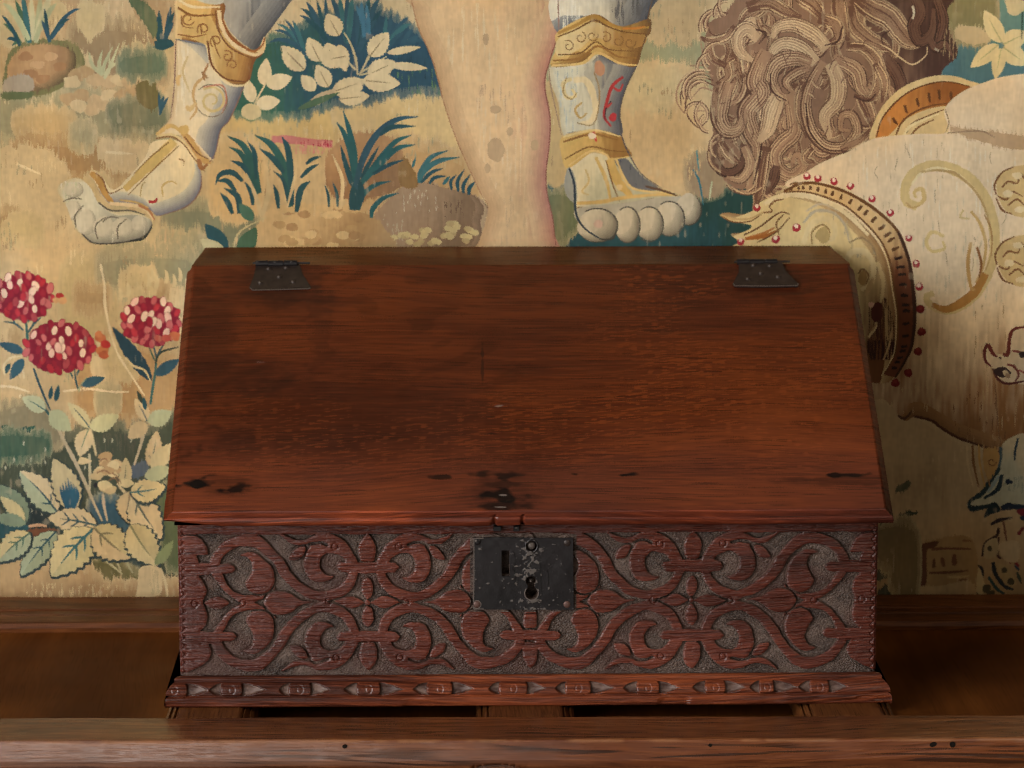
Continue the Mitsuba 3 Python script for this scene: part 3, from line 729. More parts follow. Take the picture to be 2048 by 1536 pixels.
def hatch(part, region, col, n, ln=22, w=2.4, ang=0.0):
    """Hachures: thin spindles along the weft (upright here), passing one wool into the next."""
    if region.is_empty: return
    x0, y0, x1, y1 = region.bounds; out = []
    n = n if part in (G0, PL, GW) else int(n * .55); w = min(w, 2.6)
    for _ in range(n):
        x, y = trng.uniform(x0, x1), trng.uniform(y0, y1); l, ww = ln * trng.uniform(.4, 1.3), w * trng.uniform(.6, 1.3)
        out.append(Polygon([(x, y - l / 2), (x + ww / 2, y), (x + ang * l, y + l / 2), (x - ww / 2, y)]))
    add(part, unary_union(out).intersection(region.buffer(0)), col)


def patch(part, pts, col, g=None, ln=26, dens=1.0, w=3.0):
    """A field whose border is feathered with hachures."""
    if not hasattr(col[0], '__len__'): col, g = (col, tuple(.5 * a + .5 * b for a, b in zip(col, TAN))), None
    p = Polygon(smooth_closed(pts, 4)).buffer(0)
    ext = p.exterior if p.geom_type == 'Polygon' else max(p.geoms, key=lambda q: q.area).exterior
    out = [p]
    for _ in range(int(ext.length / 5 * dens)):
        q = ext.interpolate(trng.uniform(0, ext.length)); l = ln * trng.uniform(.3, 1.2); ww = w * trng.uniform(.6, 1.5)
        out.append(Polygon([(q.x, q.y - l / 2), (q.x + ww / 2, q.y), (q.x, q.y + l / 2), (q.x - ww / 2, q.y)]))
    u = unary_union(out)
    if ln >= 22:                                                # two paler passes of wool lead into the field
        fld = np.array([SAND[k] * .6 + GREY[k] * .4 for k in range(3)]) if sum(col[0]) < 330 else np.array(SAND)
        for k in (2, 1):
            q = u.buffer(ln * .13 * k, quad_segs=2); rag = []
            ex = q.exterior if q.geom_type == 'Polygon' else max(q.geoms, key=lambda h: h.area).exterior
            for _ in range(int(ex.length / 4)):
                h = ex.interpolate(trng.uniform(0, ex.length)); l = ln * trng.uniform(.2, .9)
                rag.append(Polygon([(h.x, h.y - l / 2), (h.x + 1.4, h.y), (h.x, h.y + l / 2), (h.x - 1.4, h.y)]))
            mixc = tuple(tuple(float(v) for v in np.array(c) * (1 - k / 3) + fld * k / 3) for c in col)
            add(part, unary_union([q] + rag), mixc, g)
    add(part, u, col, g); return u


def shade(part, shape, base, edge, dx, dy=0.0, n=6):
    """Modelling of a rounded form: bands of wool that step towards the edge colour on one side."""
    for k in range(n, 0, -1):
        f = (1 - (k - 1) / n) ** 1.3
        reg = shape.difference(affinity.translate(shape, -dx * k / n, -dy * k / n))
        if reg.is_empty: continue
        c = tuple(float(a * (1 - f) + b * f) for a, b in zip(base, edge))
        d = tuple(float(a * (1 - f * .8) + b * f * .8) for a, b in zip(base, edge))
        add(part, reg, (d, c), ((reg.bounds[0], reg.bounds[1]), (reg.bounds[2], reg.bounds[3])))


def blob(part, cx, cy, rx, ry, col, k=9, jag=0.18, g=None):
    a = np.linspace(0, 2 * np.pi, k, endpoint=False) + trng.uniform(0, 1)
    r = 1 + jag * (trng.random(k) - .5) * 2
    return fill(part, np.column_stack([cx + rx * r * np.cos(a), cy + ry * r * np.sin(a)]), col, g)


def spiral(part, cx, cy, r0, r1, a0, turns, w, col):
    t = np.linspace(0, 1, 14); a = a0 + turns * 2 * np.pi * t; r = r0 + (r1 - r0) * t
    line(part, np.column_stack([cx + r * np.cos(a), cy + r * np.sin(a)]), w, col, 0.2)


SAND, PALE_, OCHRE, TAN, BROWN, DKB = (198, 170, 122), (218, 196, 150), (202, 166, 100), (180, 148, 100), (142, 108, 68), (92, 60, 36)
TEAL, TEAL2, BLUE, NAVY, GREEN, DKG, OLIVE, GREY = (34, 72, 78), (52, 98, 98), (44, 78, 90), (26, 38, 52), (64, 96, 70), (48, 60, 46), (118, 112, 72), (140, 134, 104)
CREAM, WHITE, GREYW, SLATE = (216, 190, 142), (214, 204, 180), (186, 180, 160), (128, 124, 118)
GOLD, GOLD2, GOLDD, ORANGE = (206, 166, 96), (186, 138, 70), (132, 88, 40), (186, 112, 44)
RED, CRIM, PINK, PETAL = (172, 36, 46), (132, 24, 42), (196, 96, 92), (228, 178, 152)
SKIN, SKIN2, SKINP = (214, 174, 122), (194, 150, 102), (180, 118, 94)
H1, H2, H3, H4 = (212, 176, 130), (166, 126, 92), (108, 72, 52), (74, 45, 34)

add(G0, sbox(-420, -420, 2480, 1560), (SAND, TAN), ((0, 0), (0, 900)))
# ---- broad ground colours
patch(G0, P_(-200, -50, 330, -50, 335, 90, 300, 190, 200, 240, -200, 230), (184, 148, 98), ln=40)
patch(G0, A(330, -40, 700, -20, 980, 20, 1010, 250, 900, 330, 700, 260, 480, 300, 400, 200), (176, 140, 96), ln=40)
patch(G0, A(640, 20, 740, 30, 760, 150, 700, 220, 650, 150), (196, 164, 118))
patch(G0, A(450, 190, 900, 220, 940, 420, 600, 420, 480, 380), (146, 120, 84), ln=40)
patch(G0, A(-60, 590, 400, 600, 900, 720, 1000, 740, 980, 800, 600, 780, 200, 800, -60, 740), (152, 140, 100), ln=50)
patch(G0, A(100, 690, 400, 680, 420, 820, 300, 900, 150, 860), (188, 156, 104))
patch(G0, A(120, 860, 600, 880, 800, 960, 500, 1000, 150, 960), (160, 124, 78), ln=40)
patch(G0, A(600, 870, 840, 880, 780, 950, 650, 930), (206, 178, 132))
patch(G0, A(-60, 980, 330, 1000, 400, 1250, 500, 1400, -60, 1480), (200, 172, 124), ln=40)
patch(G0, A(880, 1260, 1180, 1240, 1480, 1290, 1450, 1400, 1200, 1420, 900, 1380), (122, 122, 92), ln=40)
patch(G0, A(500, 1430, 900, 1440, 1200, 1480, 1100, 1640, 500, 1600), (146, 138, 100), ln=50)
patch(G0, A(1300, 700, 1800, 650, 2100, 720, 2100, 900, 1700, 860, 1330, 900, 1290, 800), (OCHRE, TAN), (A(0, 690)[0], A(0, 980)[0]), ln=40)
patch(G0, A(1260, 880, 1500, 860, 1500, 1200, 1260, 1220), (196, 160, 104))
patch(G0, P_(690, 195, 880, 190, 925, 320, 960, 380, 840, 330, 760, 240, 690, 240), (206, 172, 112), ln=44)
patch(G0, P_(700, 330, 800, 300, 920, 330, 950, 400, 820, 370, 720, 400), (184, 142, 88), ln=40)
patch(G0, P_(-60, 520, 190, 510, 200, 620, 150, 800, -60, 800), (198, 166, 116), ln=50)
patch(G0, P_(130, 560, 215, 540, 235, 700, 210, 790, 150, 760), (188, 162, 110), ln=40)
patch(G0, FL(1100, 20, 1900, 0, 1920, 200, 1500, 250, 1120, 240), (142, 134, 98), ln=44)
patch(G0, FL(900, 1000, 1300, 900, 1800, 1150, 1800, 1500, 900, 1536, 820, 1200), (174, 134, 84), ln=50)
for _ in range(26):                                            # bleached flecks and worn places
    x, y = trng.uniform(-30, 360), trng.uniform(0, 800)
    patch(G0, np.column_stack([x + trng.uniform(8, 34) * np.cos(np.linspace(0, 5.5, 7)), y + trng.uniform(6, 22) * np.sin(np.linspace(0, 5.5, 7))]), [(206, 180, 132), (168, 134, 88), (190, 164, 112), (162, 148, 108)][int(trng.integers(4))], ln=34)
for pts in (FL(-60, 1290, 120, 1300, 300, 1350), FL(640, 1345, 900, 1320, 1150, 1350, 1320, 1350), FL(1030, 40, 1070, 260, 1080, 500, 1180, 900, 1330, 1160, 1480, 1390), FL(200, 1380, 270, 1500), A(620, 890, 780, 900), A(100, 960, 240, 1020)):
    line(G0, pts, 5.5, (222, 198, 152), .9)
for x, y in ((1560, 130), (1600, 200), (1700, 150), (1780, 190), (1840, 130), (1520, 180), (1230, 330), (1310, 280)):
    add(G0, ribbon(FL(x, y + 90, x + 10, y + 20, x - 8, y - 50), 9, (.8, .3)), (200, 176, 126))
# ---- right-hand background
patch(G0, Cc(880, 170, 1200, 180, 1260, 440, 1000, 520, 780, 480), (150, 148, 108), ln=50)
patch(G0, Cc(700, 520, 1100, 500, 1250, 800, 1300, 1000, 900, 1080, 720, 800), (204, 172, 122), ln=50)
patch(G0, Cc(890, -30, 1200, -30, 1100, 180, 900, 150), (190, 160, 112), ln=40)
patch(G0, Cc(760, 480, 1040, 480, 1000, 550, 760, 560), (198, 176, 128), ln=40)
patch(G0, Cc(1100, 980, 1300, 960, 1480, 1060, 1480, 1140, 1200, 1180), (150, 128, 98), ln=30)
patch(G0, Cc(280, 380, 420, 380, 400, 620, 290, 600), (146, 150, 112), ln=40)
patch(G0, Cc(280, 560, 420, 600, 420, 1150, 290, 1150), (190, 158, 104), ln=40)
patch(G0, Cc(260, 1160, 430, 1150, 600, 1190, 1000, 1200, 1250, 1180, 1380, 1110, 1520, 1080, 1560, 1300, 1500, 1480, 300, 1480), (TEAL, (30, 62, 56)), (Cc(400, 0)[0], Cc(1500, 0)[0]), ln=22)
patch(G0, Cc(270, 1160, 440, 1170, 450, 1300, 300, 1420), (96, 104, 70), ln=22)
patch(G0, D(1560, -60, 2400, -60, 2400, 420, 1900, 480, 1700, 520, 1560, 380), ((98, 132, 118), (72, 108, 112)), (D(1800, 0)[0], D(1700, 450)[0]), ln=40)
patch(G0, D(1600, -60, 1850, -40, 1840, 180, 1640, 160), (126, 118, 76), ln=34)
line(G0, Cc(1130, 990, 1165, 1060, 1190, 1200), 4, (40, 110, 124)); line(G0, Cc(1150, 880, 1165, 1000), 3, (60, 132, 140)); line(G0, Cc(1240, 1060, 1225, 1170), 3.5, (186, 190, 150))
patch(G0, P_(1745, 800, 1830, 835, 1900, 880, 1980, 905, 2400, 900, 2400, 1560, 1700, 1560, 1700, 800), ((180, 148, 104), (156, 124, 82)), ((1800, 850), (1800, 1250)), ln=40)

for _ in range(650):
    x, y = trng.uniform(-40, 2080), trng.uniform(-20, 860)
    c = np.array([(210, 184, 136), (170, 138, 94), (186, 156, 108), (156, 144, 106), (204, 170, 120)][int(trng.integers(5))])
    if (400 < x < 1700 and y > 500) or (1090 < x < 1540 and y > 350) or (x > 1850 and y < 200): continue
    hatch(G0, sbox(x - 16, y - 16, x + 16, y + 16), tuple(c.tolist()), 5, 26, 2.6)

# ---- rocks and tufts, upper left
K = 'tapestry__woven_rock'
patch(K, A(30, 420, 50, 330, 130, 250, 260, 230, 410, 250, 480, 310, 490, 390, 420, 440, 350, 520, 200, 560, 30, 520), (112, 108, 64), ln=16)
patch(K, A(45, 420, 70, 340, 140, 280, 250, 260, 390, 280, 440, 340, 420, 430, 330, 500, 150, 540, 60, 500), ((178, 134, 86), (150, 112, 74)), (A(100, 300)[0], A(450, 400)[0]), ln=20)
shade(K, LAYERS[-1][1], (160, 120, 78), (96, 80, 52), 22, 12, 5)
for x, y in ((150, 330), (220, 380), (300, 330), (250, 460), (180, 430), (350, 390)): blob(K, *A(x, y)[0], 14, 9, [(190, 146, 98), (158, 112, 70)][(x // 50) % 2])
patch(K, A(20, 500, 60, 450, 160, 440, 200, 490, 160, 550, 40, 550), (166, 146, 118), ln=14)
patch(K, A(20, 545, 180, 540, 170, 575, 30, 580), (92, 100, 62), ln=10)
for (x, y) in ((450, 440), (500, 425), (560, 470), (640, 480), (700, 470), (760, 480), (800, 540), (420, 480), (400, 580), (480, 560), (560, 590), (640, 560), (720, 560), (780, 590), (540, 640), (460, 620), (620, 620)):
    blob(K, *A(x, y)[0], 17, 13, [(206, 176, 126), (194, 160, 112), (184, 148, 100)][(x + y) // 10 % 3])
patch(K, A(640, 650, 780, 600, 900, 560, 960, 660, 930, 730, 700, 730), (112, 114, 84), ln=24)
patch(K, A(800, 500, 890, 470, 930, 600, 880, 640, 820, 600), (102, 92, 52), ln=20)
for x, y, r in ((520, 300, 22), (600, 290, 0), (660, 270, 0)): add(K, ribbon(A(600, 440, 560 + (x - 560) * .5, 380, x, y), 8, (.8, .1)), (176, 172, 126))
for tx, ty in ((700, 250), (740, 330), (680, 290), (640, 330)): add(K, ribbon(A(610, 460, 640, 400, tx, ty), 7, (.8, .1)), (190, 182, 134))
fan(K, A(760, 420), A(740, 350, 800, 330, 860, 330, 920, 310, 960, 280), 9, [TEAL2, GREEN])
patch(K, A(720, 350, 920, 330, 940, 420, 730, 420), (88, 104, 80), ln=26)
fan(K, A(940, 660), A(930, 540, 960, 560, 985, 570), 7, [BLUE])
K = 'tapestry__woven_rock_001'
patch(K, A(1960, 850, 2100, 780, 2300, 820, 2380, 1000, 2330, 1100, 2200, 1150, 1960, 1150, 1900, 980), ((170, 128, 84), (140, 102, 66)), (A(1950, 850)[0], A(2000, 1150)[0]), ln=20)
patch(K, B(720, 1290, 800, 1180, 900, 1090, 1000, 1070, 1180, 1110, 1330, 1150, 1390, 1220, 1370, 1310, 1340, 1460, 760, 1460), ((158, 126, 92), (122, 94, 66)), (B(900, 1150)[0], B(1350, 1250)[0]), ln=14)
shade(K, LAYERS[-1][1], (140, 110, 80), (92, 68, 48), 26, 8, 6); shade(K, LAYERS[-2][1], (150, 120, 88), (168, 138, 102), -14, -14, 4)
hatch(K, Polygon(B(900, 1110, 1080, 1110, 1130, 1260, 1000, 1230, 850, 1250)), (192, 168, 134), 60, 13, 3)
hatch(K, Polygon(B(1120, 1180, 1240, 1170, 1250, 1270, 1150, 1290)), (104, 78, 54), 40, 16, 3)
hatch(K, Polygon(B(770, 1250, 900, 1250, 900, 1430, 770, 1430)), (180, 156, 120), 50, 11, 3)
for x, y in ((1020, 1340), (1010, 1400), (1170, 1340), (1150, 1390), (1200, 1330), (1280, 1350), (1270, 1390), (960, 1400), (890, 1370), (840, 1400), (1090, 1410)):
    for _ in range(3): blob(K, *(B(x, y)[0] + trng.normal(0, 5, 2)), 8, 6, [(196, 170, 112), (178, 150, 98)][_ % 2], 7)
patch(K, B(60, 1290, 140, 1220, 300, 1210, 480, 1210, 640, 1240, 720, 1270, 790, 1340, 810, 1480, 60, 1480), ((198, 164, 112), (168, 132, 86)), (B(300, 1230)[0], B(600, 1480)[0]), ln=12)
for _ in range(26): blob(K, *B(trng.uniform(90, 640), trng.uniform(1215, 1440))[0], 13, 8, [(208, 176, 122), (182, 146, 96), (170, 132, 86)][_ % 3], 8)
for x in range(150, 620, 52): blob(K, *B(x, 1215 + 12 * math.sin(x))[0], 10, 8, (200, 166, 112), 7)
patch(K, B(870, 1000, 900, 920, 960, 1000, 980, 1090, 890, 1090), (128, 92, 48), ln=12)

# ---- grasses
Gs = 'tapestry__woven_grass'
fan(Gs, A(120, 260), A(20, 140, 40, 230, 70, 270, 10, 90), 8, [GREEN, TEAL])
fan(Gs, A(170, 250), A(60, 60, 90, 0, 130, -40, 20, 20), 11, [(176, 176, 128), GREEN, TEAL2])
fan(Gs, A(210, 240), A(180, -30, 240, -30, 300, -30, 330, 20), 14, [(196, 184, 136), (170, 168, 122)])
fan(Gs, A(290, 245), A(470, 50, 410, 110, 380, 140, 260, 50, 245, 120), 9, [BLUE, TEAL])
Gs = 'tapestry__woven_grass_002'
fan(Gs, A(950, 260), A(900, 80, 930, 60, 1000, 40, 1020, 70, 1015, 130, 890, 150), 11, [BLUE, TEAL])
patch(Gs, A(740, -30, 880, 40, 920, 150, 900, 220, 850, 140), (72, 92, 62), ln=14)
blob(Gs, *A(960, 260)[0], 20, 10, TEAL)
Gs = 'tapestry__woven_leafy_bush'
bush = patch(Gs, B(-110, 620, -40, 420, 60, 270, 180, 250, 290, 190, 400, 130, 520, 90, 680, 60, 860, 140, 980, 210, 1060, 320, 1110, 500, 1000, 500, 800, 530, 640, 570, 470, 580, 330, 640, 60, 650), ((48, 90, 70), (38, 70, 84)), (B(0, 450)[0], B(560, 330)[0]), ln=26)
hatch(Gs, Polygon(B(780, 430, 1100, 400, 1110, 560, 800, 540)), (86, 118, 78), 60, 24, 3)
hatch(Gs, Polygon(B(800, 200, 1060, 260, 1100, 480, 850, 420)), (32, 60, 72), 70, 26, 3)
fan(Gs, B(330, 330), B(140, 180, 160, 140, 205, 115, 250, 120, 110, 250), 9, [BLUE, TEAL2])
fan(Gs, B(460, 260), B(290, 90, 300, 50, 330, 10, 390, 0, 440, -30, 320, 120), 10, [BLUE, TEAL])
fan(Gs, B(570, 260), B(470, -30, 520, -30, 570, -40, 600, -20), 12, [BLUE, TEAL2])
fan(Gs, B(640, 300), B(630, 20, 700, -20, 760, -20, 770, 60, 740, 110), 12, [BLUE, TEAL])
fan(Gs, B(780, 330), B(830, 80, 800, 90, 930, 100, 940, 140, 900, 190), 11, [BLUE, TEAL2])
fan(Gs, B(860, 330), B(990, 215, 1010, 240, 950, 170), 11, [BLUE])
fan(Gs, B(690, 200), B(620, 30, 650, 0, 680, 20), 9, [(58, 104, 122)])
for pts, w in ((B(630, 440, 620, 350, 590, 260, 550, 190), 5), (B(640, 440, 700, 320, 690, 300), 5), (B(620, 410, 560, 350), 4), (B(640, 440, 820, 400, 960, 380), 4), (B(640, 430, 800, 330), 4)): line(Gs, pts, w, (190, 170, 124))
for b, t, w in (((320, 410), (180, 270), 40), ((520, 210), (450, 80), 38), ((410, 360), (340, 220), 36), ((500, 400), (450, 250), 46), ((520, 260), (560, 420), 30), ((500, 340), (560, 310), 40), ((560, 330), (440, 350), 40), ((700, 330), (810, 190), 40), ((800, 310), (1000, 275), 15), ((820, 380), (1040, 400), 17), ((690, 440), (850, 360), 40), ((660, 470), (880, 490), 40), ((560, 480), (660, 520), 34), ((380, 530), (300, 440), 28), ((460, 510), (390, 380), 34), ((480, 540), (680, 470), 36), ((520, 580), (700, 560), 32)):
    leaf(Gs, B(*b), B(*t), w, (214, 188, 138), 0.16, (150, 124, 84) if w > 30 else None)
leaf(Gs, A(1800, 620), A(1970, 520), 20, (186, 160, 120), .1)
leaf(Gs, A(1740, 640), A(1990, 540), 14, (76, 100, 70), .1)
for b, t, w in (((1480, 600), (1440, 460), 26), ((1540, 500), (1560, 340), 28), ((1560, 500), (1710, 450), 32), ((1500, 610), (1640, 590), 30)): leaf(Gs, A(*b), A(*t), w, (218, 194, 146), 0.05)
line(Gs, A(1490, 610, 1520, 550, 1560, 480), 4.5, (206, 180, 132))
blob(Gs, *A(1470, 655)[0], 21, 17, (206, 180, 126), 10, .05); line(Gs, A(1410, 680, 1470, 708, 1530, 680), 3, (120, 128, 88))
hatch(Gs, Polygon(A(1540, 260, 1640, 240, 1660, 330, 1560, 330)), (48, 84, 62), 30, 24, 4)
Gs = 'tapestry__woven_grass_001'
add(Gs, unary_union([ribbon(A(1590, 815, 1700, 818, 1945, 845), 16, (.9, .9), 6, .4)]), (192, 112, 100)); hatch(Gs, Polygon(A(1730, 820, 1960, 830, 1960, 900, 1730, 900)), (206, 130, 116), 60, 22, 4); hatch(Gs, Polygon(A(1740, 812, 1950, 820, 1950, 862, 1740, 850)), (164, 34, 56), 30, 12, 5)
for pts, w in ((A(1330, 795, 1420, 850, 1480, 960, 1520, 1130), 15), (A(1340, 860, 1410, 900, 1460, 1000, 1500, 1140), 13), (A(1450, 830, 1490, 900, 1500, 1050), 10), (A(1490, 790, 1590, 850, 1660, 980, 1700, 1210), 17), (A(1520, 870, 1600, 930, 1660, 1010), 13), (A(1650, 800, 1690, 900, 1710, 1200), 14), (A(1350, 940, 1420, 970, 1460, 1030), 11), (A(1260, 1080, 1290, 1020, 1360, 1010, 1420, 1060), 12), (A(1270, 1060, 1330, 1060, 1380, 1120), 11), (A(1290, 1130, 1330, 1180, 1360, 1250), 12), (A(1310, 1100, 1390, 1150, 1400, 1250), 13), (A(1600, 1000, 1660, 1060, 1690, 1200), 8), (A(1430, 1060, 1470, 1130, 1480, 1200), 10), (A(1600, 1080, 1620, 1140, 1630, 1220), 10)):
    blade(Gs, pts[::-1], w, [TEAL, (40, 84, 78), BLUE][len(pts) % 3 if w > 12 else 0])
for pts, w in ((A(1880, 915, 1830, 930, 1790, 960), 8), (A(1865, 960, 1810, 990, 1760, 1040), 9), (A(1815, 1060, 1760, 1110, 1735, 1240), 14), (A(1900, 1080, 1920, 1140, 1925, 1210), 6), (A(1945, 1065, 1970, 1130, 1975, 1210), 7)): blade(Gs, pts[::-1], w, TEAL)
Gs = 'tapestry__woven_grass_003'
for pts, w in ((B(545, 650, 580, 760, 610, 900, 620, 1100), 13), (B(505, 715, 550, 780, 590, 900, 610, 1060), 12), (B(530, 850, 560, 960, 600, 1070), 11), (B(545, 930, 580, 1040, 610, 1100), 9), (B(985, 683, 860, 700, 740, 790, 650, 960, 600, 1200), 15), (B(970, 738, 830, 745, 760, 790), 11), (B(945, 790, 850, 830, 760, 930, 650, 1060), 12), (B(970, 845, 860, 870, 760, 960, 640, 1090), 13), (B(900, 935, 800, 970, 720, 1020), 9), (B(755, 855, 700, 950, 650, 1040), 9), (B(825, 1060, 740, 1080, 670, 1130, 630, 1210), 10), (B(870, 1130, 780, 1160, 720, 1220, 710, 1275), 11), (B(600, 1080, 610, 1160, 600, 1230), 22), (B(640, 1050, 650, 1130, 630, 1230), 16)):
    blade(Gs, pts[::-1], w, [TEAL, (38, 88, 88), BLUE][len(pts) % 3])
Gs = 'tapestry__woven_grass_004'
for pts, w in ((B(1160, 880, 1060, 920, 1000, 1010, 990, 1070), 12), (B(1225, 920, 1110, 940, 1030, 990, 990, 1060), 12), (B(1130, 985, 1060, 1010, 1000, 1070), 8), (B(1150, 1030, 1080, 1040, 1050, 1075), 8), (B(1170, 1030, 1130, 1080), 8), (B(1210, 1020, 1175, 1060, 1180, 1110), 7), (B(1255, 990, 1215, 1060, 1220, 1120), 8), (B(1290, 1020, 1250, 1080, 1250, 1130), 8), (B(1320, 1060, 1285, 1100, 1280, 1140), 9), (B(970, 920, 950, 980), 6)): blade(Gs, pts[::-1], w, [TEAL2, TEAL][len(pts) % 2])
for pts, w in ((A(1540, 1300, 1500, 1160, 1440, 1010), 9), (A(1530, 1290, 1570, 1130, 1565, 1030), 10), (A(1680, 1215, 1720, 1060, 1740, 960), 6), (B(530, 1220, 540, 1050, 480, 900), 8)): blade(Gs, pts, w, (200, 174, 126))
Gs = 'tapestry__woven_sprout'
leaf(Gs, A(1330, 1470), A(1200, 1310), 34, TEAL, 0.05); leaf(Gs, A(1320, 1500), A(1170, 1400), 30, (190, 178, 130), 0); leaf(Gs, A(1400, 1500), A(1500, 1330), 36, GREEN, .05); line(Gs, A(1360, 1500, 1400, 1360, 1560, 1270), 4, (190, 172, 124)); leaf(Gs, A(1480, 1290), A(1400, 1190), 24, (66, 104, 84))
# ---- bare leg
L_ = 'tapestry__woven_bare_leg'
legp = fill(L_, B(930, -60, 950, 40, 985, 160, 1060, 330, 1110, 500, 1140, 620, 1210, 820, 1270, 950, 1330, 1090, 1390, 1200, 1375, 1310, 1345, 1400, 1340, 1500, 1790, 1500, 1785, 1380, 1765, 1260, 1735, 1130, 1730, 1000, 1750, 830, 1752, 680, 1722, 500, 1752, 350, 1800, 190, 1792, -60), (SKIN, SKINP), (B(1480, 700)[0], B(1960, 700)[0]))
def leg_hatch(pts, c, n, l=40): hatch(L_, Polygon(smooth_closed(pts, 4)).buffer(0).intersection(legp), c, n, l, 4)
leg_hatch(B(1320, 500, 1700, 540, 1650, 700, 1400, 700), (196, 156, 114), 60)
leg_hatch(B(1100, 60, 1500, 60, 1550, 420, 1200, 400), (220, 190, 142), 70, 60)
leg_hatch(B(1300, 600, 1560, 640, 1600, 1100, 1440, 1150), (218, 186, 140), 70, 60)
leg_hatch(B(1360, 1180, 1700, 1180, 1700, 1440, 1360, 1440), (200, 164, 120), 60)
shade(L_, legp, (210, 172, 122), (176, 118, 96), 46, 0, 8); shade(L_, legp, (208, 168, 118), (184, 142, 96), -34, 0, 5)
leg_hatch(B(1250, 300, 1600, 300, 1650, 1300, 1450, 1300), (220, 182, 132), 60, 60)
for x, y, rx, ry in ((1440, 880, 17, 23), (1390, 985, 6, 10), (1665, 850, 8, 11), (1520, 770, 7, 9), (1440, 640, 12, 8), (1380, 230, 6, 12)): blob(L_, *B(x, y)[0], rx, ry, (188, 152, 108), 10, .1)
line(L_, B(1795, -20, 1802, 190, 1755, 350, 1724, 490, 1754, 680, 1752, 830, 1733, 1000, 1738, 1130, 1770, 1270, 1790, 1440), 3.2, (142, 84, 70), .3)
line(L_, B(945, 0, 985, 160, 1060, 330, 1110, 500, 1140, 620, 1210, 820, 1330, 1090, 1390, 1200), 2.6, (160, 112, 72), .4)
# ---- left boot
F1 = 'tapestry__woven_left_boot'
fill(F1, A(1300, -40, 1740, -60, 1700, 10, 1640, 95, 1540, 230, 1490, 290, 1390, 230, 1320, 130), ((160, 150, 132), (84, 84, 84)), (A(1380, 60)[0], A(1600, 140)[0]))
knee_ = LAYERS[-1][1]; shade(F1, knee_, (150, 142, 126), (70, 70, 72), 52, 6, 7)
shin = fill(F1, A(1030, 220, 1200, 250, 1300, 330, 1425, 480, 1400, 570, 1340, 700, 1290, 760, 1262, 880, 1225, 940, 1080, 800, 920, 785, 995, 690, 1020, 500), ((220, 194, 148), (206, 184, 144)))
shade(F1, shin, (196, 180, 148), (92, 92, 98), 44, 0, 8); shade(F1, shin, (222, 196, 150), (196, 162, 116), -10, 0, 3)
hatch(F1, Polygon(A(1040, 260, 1110, 260, 1080, 700, 1000, 700)), (226, 206, 166), 50, 50, 3)
foot = fill(F1, A(895, 830, 1040, 825, 1130, 920, 1180, 1030, 1165, 1120, 1090, 1205, 930, 1262, 880, 1230, 760, 1190, 640, 1190, 560, 1070, 530, 1000, 590, 1030, 660, 1110, 740, 1050, 850, 920), ((224, 198, 148), (206, 190, 150)))
shade(F1, foot, (196, 186, 154), (112, 110, 116), 14, 24, 7)
toe = fill(F1, A(335, 1110, 380, 1060, 460, 1042, 530, 1100, 575, 1185, 650, 1235, 760, 1235, 850, 1262, 892, 1310, 855, 1370, 760, 1410, 560, 1425, 480, 1370, 435, 1330, 390, 1210), ((206, 196, 164), (160, 154, 132)), (A(500, 1150)[0], A(760, 1420)[0]))
shade(F1, toe, (186, 176, 146), (128, 122, 104), 8, 20, 6); shade(F1, toe, (206, 192, 156), (190, 172, 128), -10, -8, 3)
for bx_, by_, ra, rb in ((430, 1110, 20, 16), (425, 1230, 18, 20), (505, 1300, 20, 26), (610, 1330, 22, 22), (720, 1330, 22, 20), (815, 1310, 16, 16)):
    q_ = affinity.scale(Point(*A(bx_, by_)[0]).buffer(1), ra, rb).intersection(toe); add(F1, q_, (202, 189, 158)); shade(F1, q_, (194, 182, 152), (160, 150, 126), 8, 6, 4)
hatch(F1, toe, (212, 200, 172), 20, 26, 3); hatch(F1, Polygon(A(340, 1080, 460, 1050, 480, 1180, 390, 1200)), (190, 188, 150), 30, 20, 3)
for pts in (A(370, 1180, 420, 1160, 480, 1165), A(445, 1330, 440, 1260, 490, 1200), A(570, 1400, 560, 1320, 620, 1270), A(690, 1400, 690, 1330, 740, 1280), A(600, 1300, 640, 1270, 700, 1275)): line(F1, pts, 3.4, (112, 102, 82))
line(F1, A(480, 1370, 560, 1425, 760, 1412, 855, 1372, 892, 1312), 3.4, (74, 70, 58)); line(F1, A(760, 1410, 840, 1395, 890, 1330), 5, (40, 44, 40))
line(F1, A(575, 1185, 650, 1232, 760, 1232, 850, 1258), 4, (90, 84, 70))
cuff = fill(F1, A(1045, -30, 1300, 10, 1310, 120, 1370, 220, 1480, 295, 1520, 270, 1545, 215, 1556, 260, 1535, 320, 1490, 360, 1460, 475, 1425, 500, 1330, 480, 1235, 400, 1200, 265, 1120, 245, 1030, 230, 1030, 120), (GOLD, (170, 120, 58)), (A(1100, 120)[0], A(1480, 420)[0]))
shade(F1, cuff, (184, 134, 68), (118, 72, 36), 26, 10, 5); shade(F1, cuff, (208, 168, 100), (222, 190, 134), -14, -6, 3)
fill(F1, A(1120, -30, 1290, -40, 1300, 20, 1200, 20), GREYW)
